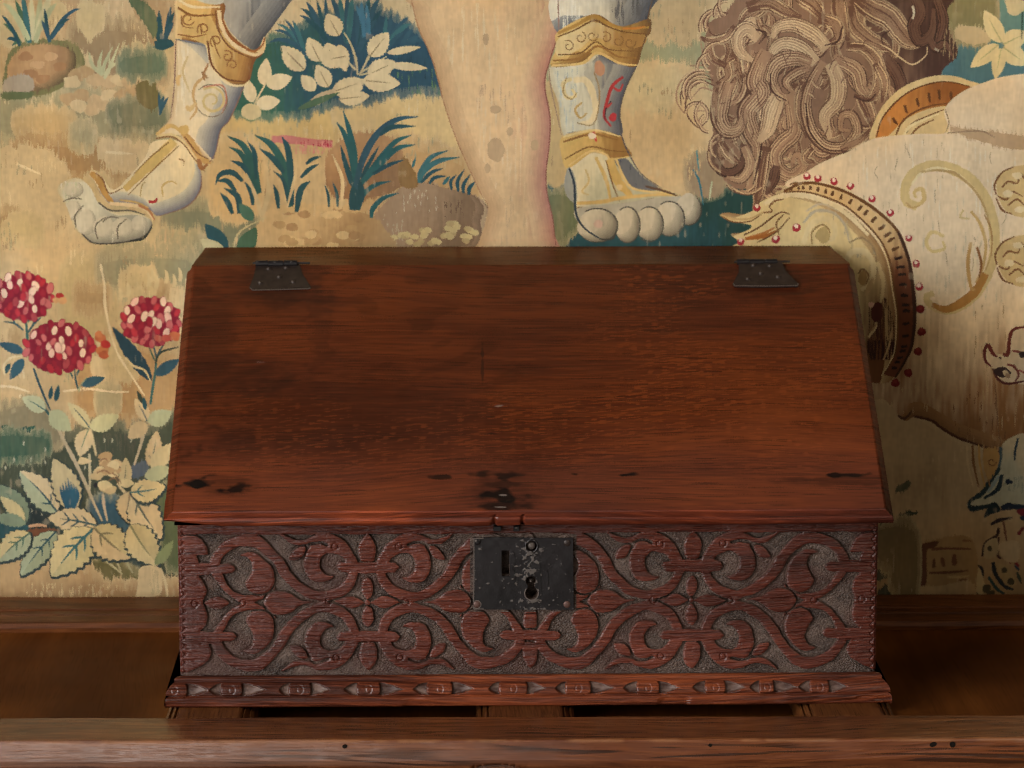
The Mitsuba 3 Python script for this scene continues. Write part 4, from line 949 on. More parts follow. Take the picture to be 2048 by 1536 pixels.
for pts, w, c in ((A(1045, 0, 1130, 40, 1290, 40), 6, (222, 198, 150)), (A(1040, 45, 1130, 90, 1280, 85), 5, (130, 84, 40)), (A(1280, 60, 1300, 160, 1370, 260, 1480, 320, 1545, 300), 9, (222, 192, 140)), (A(1300, 110, 1350, 220, 1470, 296, 1530, 270, 1550, 220), 5, (150, 88, 40)), (A(1260, 60, 1280, 180, 1350, 280, 1480, 345), 4, (120, 74, 38)), (A(1215, 240, 1240, 380, 1320, 460, 1440, 480), 5, (112, 66, 32)), (A(1235, 400, 1330, 488, 1425, 500, 1460, 470), 5, (224, 196, 140)), (A(1030, 230, 1120, 248, 1200, 268), 4, (112, 112, 112)), (A(1040, 200, 1130, 215, 1210, 200), 4, (150, 100, 48))): line(F1, pts, w, c, .3)
for x, y, r in ((1100, 110, 10), (1190, 170, 9), (1265, 240, 9), (1330, 330, 8), (1360, 380, 7)): spiral(F1, *A(x, y)[0], r + 4, 3, x, 1.2, 3.2, (142, 92, 44))
for pts in (A(1060, 90, 1070, 150, 1130, 165), A(1180, 200, 1175, 150, 1200, 140), A(1240, 210, 1270, 300, 1290, 340)): line(F1, pts, 3, (140, 90, 44))
spiral(F1, *A(1240, 590)[0], 29, 6, -2.2, 1.6, 5.5, (208, 176, 108)); spiral(F1, *A(1236, 592)[0], 34, 30, -2.4, .9, 2.4, (130, 110, 80)); line(F1, A(1190, 510, 1300, 500, 1325, 580, 1300, 660), 2.6, (190, 96, 66))
for pts, w, c in ((A(1210, 440, 1150, 490, 1130, 560, 1150, 640, 1110, 700), 6, (196, 152, 92)), (A(1220, 370, 1190, 440, 1200, 470), 5, (160, 110, 62)), (A(1100, 330, 1070, 420, 1110, 540), 5, (206, 176, 120)), (A(1090, 620, 1110, 640, 1150, 600), 9, (206, 168, 104)), (A(1045, 500, 1040, 460, 1060, 440), 8, (214, 172, 104)), (A(1180, 420, 1215, 460), 5, (150, 104, 60))): line(F1, pts, w, c)
for pts, w, c in ((A(915, 790, 1000, 735, 1080, 790), 9, GOLD), (A(1060, 760, 1130, 850, 1180, 930, 1235, 950), 15, (188, 142, 78)), (A(920, 795, 1010, 790, 1090, 850, 1150, 950, 1200, 1000), 6, (214, 184, 126)), (A(1080, 800, 1150, 890, 1220, 930), 3, (112, 70, 36)), (A(915, 810, 1000, 800, 1070, 840, 1130, 920, 1200, 1005), 3, (132, 90, 46)), (A(1160, 930, 1180, 985, 1215, 960), 9, (146, 96, 52)), (A(1020, 825, 880, 960, 730, 1110), 22, (206, 172, 98)), (A(990, 830, 880, 920, 780, 1020), 3, (150, 110, 58)), (A(1050, 850, 900, 990, 750, 1140), 3, (150, 110, 58)), (A(530, 1010, 575, 1050, 620, 1140, 660, 1185), 14, GOLD2), (A(560, 1010, 600, 1050, 640, 1130, 720, 1100), 3, (130, 86, 44)), (A(640, 1190, 760, 1200, 850, 1220, 900, 1290), 8, (220, 190, 140)), (A(810, 1200, 870, 1230, 905, 1290), 6, (176, 116, 70)), (A(700, 1170, 800, 1185, 870, 1215), 4, (196, 156, 88))): line(F1, pts, w, c, .3)
blob(F1, *A(1075, 760)[0], 11, 10, (204, 164, 92)); line(F1, A(870, 1180, 905, 1180, 920, 1160), 7, (170, 40, 40)); line(F1, A(1045, 930, 1075, 940, 1075, 970), 3, (150, 110, 60)); line(F1, A(955, 1150, 950, 1090, 1000, 1060, 1040, 1080), 4, (204, 168, 96)); line(F1, A(820, 1150, 830, 1090, 850, 1060), 3, (190, 160, 100))
for pts in (A(1425, 500, 1400, 575, 1340, 705, 1290, 765, 1262, 890, 1225, 950), A(1180, 1030, 1168, 1120, 1092, 1208, 932, 1264), A(1030, 230, 1020, 500, 998, 690)): line(F1, pts, 2.6, (126, 92, 76))
# ---- right boot
F2 = 'tapestry__woven_right_boot'
fill(F2, Cc(330, -60, 900, -60, 880, 60, 862, 115, 800, 160, 700, 160, 550, 90, 340, 195), ((218, 204, 172), (112, 107, 100)), (Cc(520, 60)[0], Cc(820, 100)[0]))
shade(F2, LAYERS[-1][1], (150, 146, 134), (74, 76, 82), 60, 0, 7)
hatch(F2, Polygon(Cc(340, 0, 560, 0, 540, 90, 350, 190)), (226, 216, 190), 40, 44, 4); hatch(F2, Polygon(Cc(620, 0, 880, 0, 850, 120, 700, 150)), (98, 95, 92), 60, 46, 3)
mid = fill(F2, Cc(285, 400, 480, 372, 570, 315, 700, 372, 795, 380, 735, 520, 702, 650, 712, 790, 560, 770, 380, 800, 340, 600), ((206, 198, 168), (114, 114, 112)), (Cc(440, 520)[0], Cc(760, 560)[0]))
shade(F2, mid, (158, 154, 140), (78, 80, 88), 46, 0, 8); shade(F2, mid, (208, 196, 160), (190, 176, 140), -10, 0, 3)
hatch(F2, Polygon(Cc(320, 420, 460, 390, 440, 760, 380, 780)), (178, 184, 170), 60, 40, 3)
for pts, w, c in ((Cc(420, 460, 370, 490, 390, 570, 440, 560, 420, 520), 9, (218, 196, 140)), (Cc(430, 470, 500, 470, 540, 540, 560, 640, 530, 710, 470, 720), 14, (222, 202, 156)), (Cc(550, 420, 580, 520, 575, 640, 540, 730, 450, 720), 3, (156, 128, 84)), (Cc(480, 600, 440, 640, 470, 690, 510, 660), 5, (186, 152, 88)), (Cc(390, 450, 370, 540, 420, 580, 450, 540), 3, (160, 130, 80)), (Cc(720, 450, 660, 500, 630, 580, 610, 680, 650, 740), 7, (172, 52, 52)), (Cc(650, 590, 620, 640, 612, 700), 3, (60, 30, 40)), (Cc(660, 510, 700, 530, 720, 490), 5, (176, 56, 56)), (Cc(625, 630, 655, 600), 5, (176, 56, 56))): line(F2, pts, w, c, .3)
blob(F2, *Cc(660, 685)[0], 8, 8, (180, 50, 56)); blob(F2, *Cc(582, 400)[0], 11, 16, (190, 138, 104))
cuf2 = fill(F2, Cc(338, 185, 550, 82, 700, 155, 862, 112, 884, 130, 880, 195, 842, 240, 800, 385, 700, 372, 570, 312, 480, 372, 300, 388, 330, 280), ((206, 168, 96), (150, 108, 52)), (Cc(500, 250)[0], Cc(860, 280)[0]))
shade(F2, cuf2, (176, 134, 70), (116, 80, 40), 40, 4, 6)
fill(F2, Cc(345, 225, 550, 130, 700, 195, 850, 205, 830, 270, 700, 280, 560, 220, 460, 290, 340, 330), ((214, 186, 128), (164, 120, 62)), (Cc(450, 250)[0], Cc(820, 250)[0]))
for pts, w, c in ((Cc(338, 195, 440, 150, 550, 95, 620, 130, 720, 165, 870, 160), 8, (176, 130, 58)), (Cc(338, 215, 440, 175, 550, 120, 620, 150, 720, 185, 860, 200), 3.5, (112, 76, 36)), (Cc(310, 355, 470, 340, 570, 270, 690, 330, 800, 340), 5, (150, 104, 48)), (Cc(300, 385, 480, 370, 570, 310, 700, 370, 800, 382), 6, (218, 180, 108)), (Cc(340, 320, 470, 310, 560, 245, 640, 290, 810, 300), 3, (120, 84, 42)), (Cc(720, 168, 800, 165, 850, 155), 5, (206, 128, 50))): line(F2, pts, w, c, .2)
for x, y in ((400, 270), (470, 220), (540, 210), (620, 220), (690, 240), (760, 250)): spiral(F2, *Cc(x, y)[0], 12, 3, x, 1.1, 2.6, (138, 100, 52))
ft2 = fill(F2, Cc(400, 985, 470, 930, 540, 895, 660, 915, 760, 920, 830, 1020, 950, 1110, 1045, 1140, 900, 1165, 660, 1195, 450, 1235, 445, 1100), ((214, 196, 152), (184, 176, 140)), (Cc(500, 1000)[0], Cc(700, 1150)[0]))
fill(F2, Cc(670, 930, 740, 930, 830, 1030, 930, 1105, 800, 1110, 720, 1030), (104, 104, 104)); hatch(F2, Polygon(Cc(690, 930, 740, 930, 900, 1090, 800, 1100)), (140, 60, 60), 9, 14, 5); hatch(F2, Polygon(Cc(690, 930, 740, 930, 900, 1090, 800, 1100)), (74, 78, 84), 30, 20, 3)
fill(F2, Cc(365, 800, 550, 758, 700, 795, 735, 850, 770, 915, 640, 925, 620, 900, 540, 890, 400, 985, 360, 910), ((204, 164, 90), (152, 108, 52)), (Cc(450, 840)[0], Cc(720, 860)[0]))
for pts, w, c in ((Cc(370, 830, 540, 785, 690, 820), 5, (146, 102, 48)), (Cc(370, 800, 550, 762, 700, 798), 5, (222, 192, 128)), (Cc(400, 970, 530, 885, 620, 905, 650, 930, 770, 915), 4.5, (220, 182, 110)), (Cc(380, 930, 520, 860, 640, 880, 750, 890), 3, (132, 92, 44)), (Cc(560, 920, 620, 1050, 650, 1180), 8, (206, 170, 96)), (Cc(640, 930, 690, 1060, 770, 1150), 20, (206, 166, 90)), (Cc(620, 940, 660, 1080, 700, 1180), 3, (126, 90, 44)), (Cc(680, 930, 730, 1050, 800, 1110, 1000, 1130), 6, (214, 180, 112)), (Cc(450, 1190, 600, 1180, 700, 1160, 900, 1140, 1040, 1142), 8, (210, 172, 100)), (Cc(450, 1215, 600, 1205, 760, 1185, 900, 1160), 3, (130, 92, 48)), (Cc(850, 1090, 950, 1115, 1040, 1145), 5, (92, 64, 40)), (Cc(545, 770, 565, 830), 6, (190, 60, 50)), (Cc(500, 990, 520, 1060, 480, 1120, 520, 1140), 4, (206, 176, 110))): line(F2, pts, w, c, .25)
blob(F2, *Cc(700, 1095)[0], 6, 6, (226, 192, 130)); blob(F2, *Cc(540, 795)[0], 7, 7, (230, 206, 170))
fill(F2, Cc(375, 1080, 400, 980, 440, 1040, 450, 1180, 400, 1160), (150, 148, 134))
fill(F2, Cc(450, 1220, 700, 1190, 1000, 1150, 1160, 1170, 1165, 1260, 1080, 1310, 1000, 1330, 700, 1340, 560, 1330, 460, 1300), (178, 168, 144))
for x, y, rx, ry in ((1100, 1225, 26, 31), (990, 1280, 30, 34), (872, 1312, 28, 34), (745, 1315, 25, 35), (568, 1318, 40, 33)):
    c = Cc(x, y)[0]; tp = blob(F2, c[0], c[1], rx, ry, ((200, 184, 152), (146, 136, 114)), 10, .06, ((c[0] - rx * .3, c[1] - ry * .4), (c[0] + rx, c[1] + ry)))
    shade(F2, tp, (186, 172, 142), (112, 104, 86), rx * .55, ry * .5, 6)
    line(F2, np.column_stack([c[0] + rx * 1.03 * np.cos(np.linspace(-.9, 2.6, 9)), c[1] + ry * 1.03 * np.sin(np.linspace(-.9, 2.6, 9))]), 2.6, (74, 72, 62))
for x, y, rx, ry in ((1100, 1225, 26, 31), (990, 1280, 30, 34), (872, 1312, 28, 34), (745, 1315, 25, 35), (568, 1318, 40, 33)):
    c = Cc(x, y)[0]; aa = np.linspace(-2.2 if x < 1000 else -.6, .4, 9) if x < 1000 else np.linspace(-.4, 1.6, 9)
    line(F2, np.column_stack([c[0] + rx * 1.02 * np.cos(aa), c[1] + ry * 1.02 * np.sin(aa)]), 2.8, (66, 62, 52), .5)
blob(F2, *Cc(575, 1310)[0], 9, 9, (206, 170, 146), 8, .1)
for pts, w, c in ((Cc(405, 985, 435, 1080, 445, 1250, 500, 1340, 590, 1400), 5, (38, 52, 62)), (Cc(590, 1400, 660, 1395, 690, 1330), 4, (60, 58, 52)), (Cc(800, 385, 735, 520, 702, 650, 712, 790, 760, 910, 830, 1020, 950, 1105), 3, (86, 80, 78)), (Cc(285, 395, 300, 520, 360, 790), 2.5, (150, 124, 96)), (Cc(340, 0, 345, 180), 3, (150, 110, 90)), (Cc(890, 0, 865, 115, 884, 140, 845, 240, 800, 380), 3, (112, 84, 54))): line(F2, pts, w, c, .3)
# ---- the bearded head
HD = 'tapestry__woven_bearded_head'
patch(HD, BD(600, 1420, 620, 1250, 500, 1290, 380, 1190, 325, 1080, 330, 900, 320, 740, 330, 600, 300, 480, 280, 300, 300, 160, 400, 100, 480, 0, 520, -140, 1920, -140, 1905, 100, 1960, 250, 1995, 340, 1975, 400, 1900, 470, 1860, 540, 1700, 600, 1560, 690, 1480, 770, 1420, 890, 1390, 970, 1200, 1050, 1080, 1100, 960, 1180, 870, 1240, 760, 1310, 640, 1440), ((138, 102, 76), (74, 48, 38)), (BD(1150, 500)[0], BD(1950, 300)[0]), ln=12)


def lock(pts, w, n, cols, taper=0.25):
    pts = BD(*pts); w = w / BD.s
    c = smooth_open(pts, 9); t = np.linspace(0, 1, len(c)); d = np.gradient(c, axis=0); d /= np.linalg.norm(d, axis=1, keepdims=True) + 1e-9
    nn = np.column_stack([-d[:, 1], d[:, 0]]); ww = w / 2 * np.interp(t, [0, .3, .7, 1], [.7, 1, .8, taper])
    add(HD, Polygon(np.vstack([c + nn * ww[:, None], (c - nn * ww[:, None])[::-1]])).buffer(0), cols[1])
    n = max(4, int(w / 2.9))
    for i in range(n):
        o = -1 + 2 * (i + .5) / n + trng.uniform(-.15, .15) / n; i0, i1 = int(trng.uniform(0, .22) * len(c)), int(trng.uniform(.76, 1.0) * len(c))
        q = (c + nn * (ww * o)[:, None])[i0:i1:2]
        if len(q) < 3: continue
        if trng.random() < .14: continue
        lit = tuple(.8 * a + .2 * b for a, b in zip(cols[0], cols[1])) if abs(o) < .55 else tuple(.5 * a + .5 * b for a, b in zip(cols[0], cols[1]))
        drk = cols[2] if abs(o) > .5 else tuple(.5 * a + .5 * b for a, b in zip(cols[2], cols[1]))
        add(HD, ribbon(q + trng.normal(0, .35, q.shape), trng.uniform(2.0, 3.4), (.5, .25), 3, .35), lit if i % 2 == 0 else drk)
    for s in (-1, 1): add(HD, ribbon((c + nn * (ww * s * 1.02)[:, None])[2::2], 2.6, (.3, .2), 3, .4), tuple(v * .8 for v in cols[2]))


HDB = Polygon(BD(420, 200, 560, 60, 700, -60, 1500, -60, 1560, 560, 1400, 860, 1180, 980, 900, 1160, 700, 1260, 620, 1180, 400, 1120, 360, 700))
hl, hm_, hd_ = (H1, H2, H3), (H2, H3, H1), (H3, (108, 76, 58), H4)
warm = ((224, 194, 146), (196, 160, 118), (140, 102, 74))
for _ in range(130):                                            # the mass of small curls under the big locks
    x0, y0, x1, y1 = HDB.bounds; x, y = trng.uniform(x0, x1), trng.uniform(y0, y1)
    if not HDB.contains(Point(x, y)): continue
    a0, e, r = trng.uniform(.6, 2.6), trng.uniform(1.0, 2.4) * trng.choice([-1, 1]), trng.uniform(14, 34)
    aa = a0 + np.linspace(0, e, 6); q = np.column_stack([x + r * np.cos(aa), y + r * 1.4 * np.sin(aa)])
    lock([v for p_ in q for v in ((p_[0] - 1330) * BD.s, p_[1] * BD.s)], trng.uniform(45, 80), 5, [hl, hm_, hm_][_ % 3])
for pts, w, n, c in (((1290, -30, 1400, 50, 1530, 120, 1610, 220, 1680, 285, 1770, 290), 170, 8, hm_), ((1260, 40, 1290, 170, 1380, 260, 1480, 310, 1540, 340), 120, 6, hm_), ((1700, -40, 1740, 80, 1700, 180, 1740, 280, 1820, 220, 1835, 60), 90, 5, hd_), ((1850, -30, 1900, 140, 1870, 290, 1900, 350), 70, 4, hd_), ((1800, 260, 1850, 330, 1910, 300, 1960, 380), 60, 4, hd_),
        ((1180, -40, 1200, 120, 1250, 280), 110, 6, hm_), ((900, -40, 1010, 30, 1080, 130), 120, 6, hm_), ((700, -60, 650, 50, 560, 110, 500, 200), 110, 6, hm_), ((560, 50, 700, 20, 820, 80, 930, 120), 110, 6, hm_), ((620, 140, 560, 160, 530, 220), 70, 4, warm),
        ((1480, 380, 1570, 480, 1610, 600, 1550, 720), 90, 5, hd_), ((1330, 640, 1390, 760, 1430, 880), 100, 5, hm_), ((1150, 400, 1300, 480, 1340, 600, 1400, 670), 110, 6, hl), ((1240, 320, 1360, 330, 1450, 430, 1460, 570, 1400, 670, 1290, 650), 90, 6, hm_), ((1440, 430, 1500, 560, 1480, 700), 70, 4, hm_),
        ((1050, 120, 1160, 170, 1180, 260, 1100, 300), 100, 5, hm_), ((1110, 330, 1010, 230, 880, 170, 770, 190, 730, 260), 110, 7, warm), ((1030, 430, 940, 340, 830, 300, 750, 340, 700, 480), 110, 7, warm), ((1000, 430, 890, 400, 770, 430, 720, 540, 770, 640, 850, 670), 110, 7, hl), ((980, 470, 900, 500, 830, 560, 880, 640), 80, 5, hl),
        ((640, 260, 560, 200, 500, 260, 520, 360, 610, 420), 110, 6, warm), ((480, 380, 420, 420, 430, 520, 350, 570), 80, 4, hm_), ((420, 450, 330, 400, 300, 310, 370, 260, 430, 320, 410, 420), 60, 4, hm_),
        ((700, 350, 650, 450, 620, 560, 650, 640, 560, 760, 590, 900, 640, 1000, 620, 1150, 560, 1290), 140, 8, hl), ((780, 640, 730, 760, 700, 880, 640, 970), 130, 7, warm), ((840, 640, 870, 760, 880, 900, 800, 980, 750, 1060, 780, 1160, 870, 1200, 940, 1130, 900, 1060, 870, 1110), 110, 6, hl), ((960, 560, 930, 680, 930, 800, 970, 940), 90, 5, hm_),
        ((1130, 430, 1180, 560, 1170, 690, 1090, 800, 1130, 950), 120, 7, warm), ((1080, 420, 1000, 560, 960, 720, 1000, 890, 1100, 1000, 1230, 1000, 1310, 900, 1280, 790, 1210, 790, 1200, 880, 1260, 890), 80, 6, hl), ((430, 560, 390, 680, 370, 800, 420, 890, 510, 870, 550, 740), 120, 7, hl), ((350, 600, 340, 720, 350, 850), 50, 4, hm_),
        ((340, 940, 330, 1060, 390, 1170, 490, 1160, 540, 1060, 490, 950), 60, 4, hd_), ((380, 970, 440, 1060, 510, 1110), 70, 4, hm_), ((540, 1000, 580, 1120, 520, 1220, 420, 1210), 70, 5, hl), ((690, 1000, 660, 1150, 640, 1300, 620, 1420), 100, 6, hm_), ((760, 1130, 740, 1230, 690, 1330), 70, 4, hd_), ((1010, 1010, 960, 1080, 1020, 1110), 70, 4, hm_), ((1200, 1020, 1330, 960, 1400, 880), 60, 4, hm_), ((480, 180, 410, 260, 300, 280, 240, 250), 60, 5, hm_)):
    lock(pts, w, n, c)
for pts, w, c in (((430, 90, 330, 85, 290, 160, 330, 240, 430, 220), 4, H3), ((330, 520, 260, 495, 160, 505, 90, 590, 80, 690, 130, 775), 4, H2), ((330, 550, 250, 525, 170, 550, 110, 630, 110, 720), 4, H3), ((340, 585, 260, 560, 180, 600, 140, 700, 160, 800, 230, 872, 280, 830), 3.5, H3), ((330, 620, 250, 600, 190, 660), 3.5, H2), ((290, 760, 220, 760, 200, 820, 250, 840), 3, H2), ((310, 480, 200, 480, 120, 540), 4, H1), ((1470, 300, 1540, 340, 1600, 390, 1690, 440, 1780, 380, 1790, 320), 3.5, H1), ((1530, 210, 1480, 250, 1490, 310), 4, H4), ((240, 250, 260, 400, 250, 430), 3, H2), ((170, 450, 250, 445, 290, 470), 3, H2), ((620, 200, 690, 230, 640, 300), 4, H4), ((720, 500, 730, 620, 830, 690), 4, H4), ((1290, 660, 1380, 690, 1440, 640), 4, H4), ((960, 700, 990, 900, 1100, 1020, 1240, 1030), 4, H4), ((660, 980, 640, 1120, 600, 1260), 4, H4), ((1210, 180, 1180, 280, 1090, 310), 4, H4)):
    line(HD, BD(*pts), w, c, .3)
for _ in range(40):                                            # loose strands
    k = trng.integers(9)
    cx, cy = BD(*[(700, 250), (1100, 200), (500, 700), (900, 700), (1200, 600), (1400, 450), (600, 1050), (1000, 900), (750, 450)][k])[0] + trng.normal(0, 26, 2)
    a0, r, e = trng.uniform(0, 6.3), trng.uniform(12, 40), trng.uniform(.8, 1.8)
    aa = a0 + np.linspace(0, e, 6)
    q = np.column_stack([cx + r * .7 * np.cos(aa), cy + r * np.sin(aa)])
    if Polygon(BD(420, 200, 560, 60, 1500, -40, 1560, 560, 1380, 900, 1180, 990, 760, 1200, 620, 1180, 380, 1100, 350, 700)).contains(LineString(q)): add(HD, ribbon(q, 2.4, (.4, .2), 3, .3), [H1, H3, H3, (110, 76, 58), H2][int(trng.integers(5))])
for cx, cy, r, a0, e in ((250, 620, 110, 2.6, 2.6), (250, 620, 135, 2.7, 2.2), (240, 630, 85, 2.4, 3.2), (215, 780, 85, 3.2, 4.4), (330, 150, 70, 2.2, 3.6), (360, 170, 95, 2.6, 2.8), (350, 180, 120, 2.8, 2.0), (360, 380, 95, 2.3, 2.6), (370, 400, 120, 2.4, 2.2), (420, 1060, 130, 1.9, 2.2), (400, 1000, 100, 2.2, 2.2), (520, 1200, 120, .6, 2.0), (560, 1180, 150, .8, 1.6), (330, 470, 120, 3.0, 1.4), (420, 90, 90, 2.8, 2.0), (480, 30, 120, 2.6, 1.5), (300, 840, 70, 1.6, 2.6), (320, 780, 120, 2.4, 1.7)):
    for d_, cc in ((0, H3), (9, H1), (16, H2)):
        aa = a0 + np.linspace(0, e, 9); line(HD, np.column_stack(BD(*np.column_stack([cx + (r - d_) * np.cos(aa), cy + (r - d_) * np.sin(aa)]).ravel()).T), 2.8, cc, .4)
add(HD, ribbon(BD(1690, 40, 1700, 90, 1690, 130), 5, (.8, .8)), (206, 190, 160)); add(HD, ribbon(BD(1840, 330, 1870, 350), 5, (.8, .8)), (170, 150, 124))
hatch(HD, Polygon(D(1590, 130, 1660, 120, 1660, 340, 1600, 370, 1560, 300)), (150, 124, 88), 50, 22, 3)
patch(HD, D(1660, 160, 1780, 160, 1850, 230, 1750, 260, 1650, 220), (196, 170, 122), ln=16)
# ---- the golden disc and the armoured body
AM = 'tapestry__woven_armour'
for b, t, w in (((1920, 250), (1815, 60), 36), ((1900, 260), (1735, 395), 32), ((1915, 280), (1880, 465), 28), ((1925, 260), (2070, 190), 40), ((1925, 275), (2070, 380), 40)): leaf('tapestry__woven_leaf_spray', D(*b), D(*t), w, (222, 198, 140), .05, (180, 170, 110))
line('tapestry__woven_leaf_spray', D(2040, -20, 2035, 230), 4, (40, 70, 56)); blob('tapestry__woven_grass', *D(2000, 30)[0], 22, 20, (210, 190, 140))
fill(AM, D(1150, 830, 1170, 720, 1230, 610, 1330, 515, 1470, 455, 1600, 440, 1720, 470, 1820, 540, 1700, 850, 1300, 900), (220, 186, 124))
fill(AM, D(1185, 830, 1205, 720, 1270, 620, 1360, 545, 1480, 492, 1600, 476, 1710, 500, 1800, 560, 1700, 850, 1300, 900), ((196, 122, 52), (150, 84, 34)), (D(1250, 700)[0], D(1650, 560)[0]))
fill(AM, D(1260, 840, 1300, 750, 1370, 690, 1480, 640, 1600, 620, 1700, 640, 1600, 900), (216, 180, 118))
for pts, w, c in ((D(1185, 800, 1215, 700, 1290, 605, 1380, 535, 1490, 492, 1600, 478, 1730, 505), 3.6, (104, 62, 28)), (D(1345, 800, 1390, 730, 1460, 690, 1580, 640), 4, (120, 74, 36)), (D(1380, 800, 1430, 745, 1520, 700), 4, (130, 84, 40)), (D(1300, 790, 1330, 720, 1400, 660, 1500, 620, 1600, 605), 4, (110, 66, 30)), (D(1340, 800, 1375, 745, 1450, 705, 1550, 665), 6, (228, 200, 140))): line(AM, pts, w, c, .3)
for x, y, dx, dy in ((1280, 710, 30, 40), (1350, 640, 16, 50), (1420, 600, 14, 50), (1490, 570, 8, 56), (1550, 555, 6, 60), (1620, 560, 4, 50)): line(AM, D(x, y - dy * .5, x + dx * .4, y, x + dx, y + dy * .5), 6, (96, 54, 24))
body = fill(AM, P_(1570, 372, 1610, 345, 1650, 322, 1695, 304, 1748, 277, 1830, 268, 1895, 264, 1888, 222, 1915, 190, 1965, 166, 2060, 146, 2420, 120, 2420, 930, 2040, 912, 2000, 904, 1960, 892, 1915, 876, 1880, 855, 1850, 838, 1826, 834, 1812, 842, 1795, 828, 1770, 800, 1720, 760, 1640, 420), ((224, 194, 150), (136, 88, 44)), ((1900, 560), (1850, 900)))
shade(AM, body.intersection(sbox(1815, 800, 2420, 2000)), (152, 108, 62), (116, 76, 40), 0, 30, 5)
def bh(pts, c, n, l=30, w=4): hatch(AM, Polygon(smooth_closed(pts, 4)).buffer(0).intersection(body), c, n, l, w)
bh(P_(1700, 310, 2040, 280, 2040, 420, 1780, 430), (228, 208, 170), 110, 44)
patch(AM, P_(1900, 256, 1960, 262, 2048, 274, 2048, 300, 1960, 282), (186, 150, 108), ln=16)
bh(P_(1700, 300, 1900, 290, 1850, 460, 1720, 400), (198, 172, 132), 40, 26, 3)
bh(P_(1850, 440, 1990, 400, 2000, 620, 1880, 600), (204, 184, 146), 80, 40)
bh(P_(1940, 640, 2048, 620, 2060, 900, 1990, 890), (176, 142, 96), 90, 34, 3)
bh(P_(1900, 800, 2010, 790, 2010, 900, 1930, 880), (118, 78, 42), 50, 26, 3)
bh(P_(1770, 790, 1850, 770, 1850, 835, 1800, 825), (186, 154, 108), 30, 20, 3)
line(AM, R1(560, 1195, 720, 1235, 790, 1290, 950, 1385, 1180, 1465, 1320, 1512), 6, (74, 40, 22)); line(AM, R1(420, 1190, 480, 1215, 545, 1150), 6, (80, 50, 30)); line(AM, R1(1275, 900, 1290, 1150, 1310, 1400), 2.5, (120, 84, 50)); line(AM, P_(1895, 266, 1960, 262, 1990, 275), 3, (150, 120, 86)); line(AM, P_(1890, 218, 1898, 245, 1890, 266), 2.5, (150, 120, 86))
for _ in range(24):
    x, y = trng.uniform(1700, 2040), trng.uniform(285, 520); line(AM, [(x, y), (x + trng.normal(0, 3), y + 12), (x + trng.normal(0, 4), y + 26)], 1.8, (170, 146, 112))
# scrolls on the body
for pts, w, c in (((1330, 450, 1255, 410, 1250, 310, 1310, 220, 1420, 175, 1550, 190, 1690, 270, 1790, 400, 1840, 560, 1850, 740, 1810, 890, 1740, 1020, 1640, 1110, 1530, 1150, 1430, 1120, 1390, 1060, 1440, 1030), 23, (208, 176, 112)), ((1290, 300, 1360, 220, 1480, 190, 1620, 245, 1740, 370, 1810, 540), 6, (226, 202, 148)), ((1350, 215, 1500, 205, 1640, 265, 1750, 390, 1815, 560, 1830, 740, 1790, 880), 5, (184, 148, 90)), ((1470, 205, 1580, 220, 1660, 290), 5, (176, 140, 84)), ((1790, 900, 1720, 1020, 1620, 1100, 1520, 1140, 1430, 1110), 19, (170, 116, 50)), ((1330, 440, 1375, 400, 1360, 330, 1310, 350, 1320, 390), 9, (208, 172, 104)), ((1255, 420, 1290, 455, 1350, 440), 5, (190, 150, 88)), ((1510, 650, 1430, 620, 1390, 690, 1430, 750, 1510, 730, 1500, 680), 8, (210, 178, 112)), ((1690, 480, 1750, 560, 1790, 700, 1770, 860, 1720, 960), 7, (196, 156, 90)), ((1690, 690, 1670, 830, 1690, 990, 1720, 1010), 8, (188, 142, 76)), ((1730, 720, 1760, 830, 1745, 930), 6, (140, 90, 44)), ((1640, 470, 1620, 520, 1680, 530), 5, (200, 170, 110)), ((1780, 500, 1830, 620, 1830, 780), 3, (160, 118, 64)), ((1700, 700, 1720, 850, 1710, 960), 3, (226, 200, 150))): line(AM, AR(*pts), w, c, .15)
for cx, cy in ((1960, 340), (1965, 810)):
    fill(AM, AR(cx - 100, cy - 20, cx - 60, cy - 120, cx + 40, cy - 165, cx + 200, cy - 150, cx + 300, cy + 100, cx + 100, cy + 180, cx - 40, cy + 130), (206, 170, 108))
    for pts in ((cx - 100, cy + 30, cx - 110, cy - 40, cx - 60, cy - 120, cx + 20, cy - 160), (cx - 60, cy - 20, cx - 20, cy - 60, cx + 40, cy - 50, cx + 60, cy - 100), (cx - 90, cy + 40, cx - 30, cy + 60, cx + 10, cy + 10, cx + 80, cy + 40), (cx - 20, cy + 100, cx + 40, cy + 60, cx + 90, cy + 100), (cx - 100, cy + 50, cx - 60, cy + 130, cx + 10, cy + 160), (cx + 60, cy - 120, cx + 110, cy - 60)): line(AM, AR(*pts), 4.5, (128, 84, 44), .4)
    for x, y in ((cx - 20, cy + 20), (cx + 40, cy - 100), (cx + 60, cy + 130)): blob(AM, *AR(x, y)[0], 10, 7, (224, 196, 144))
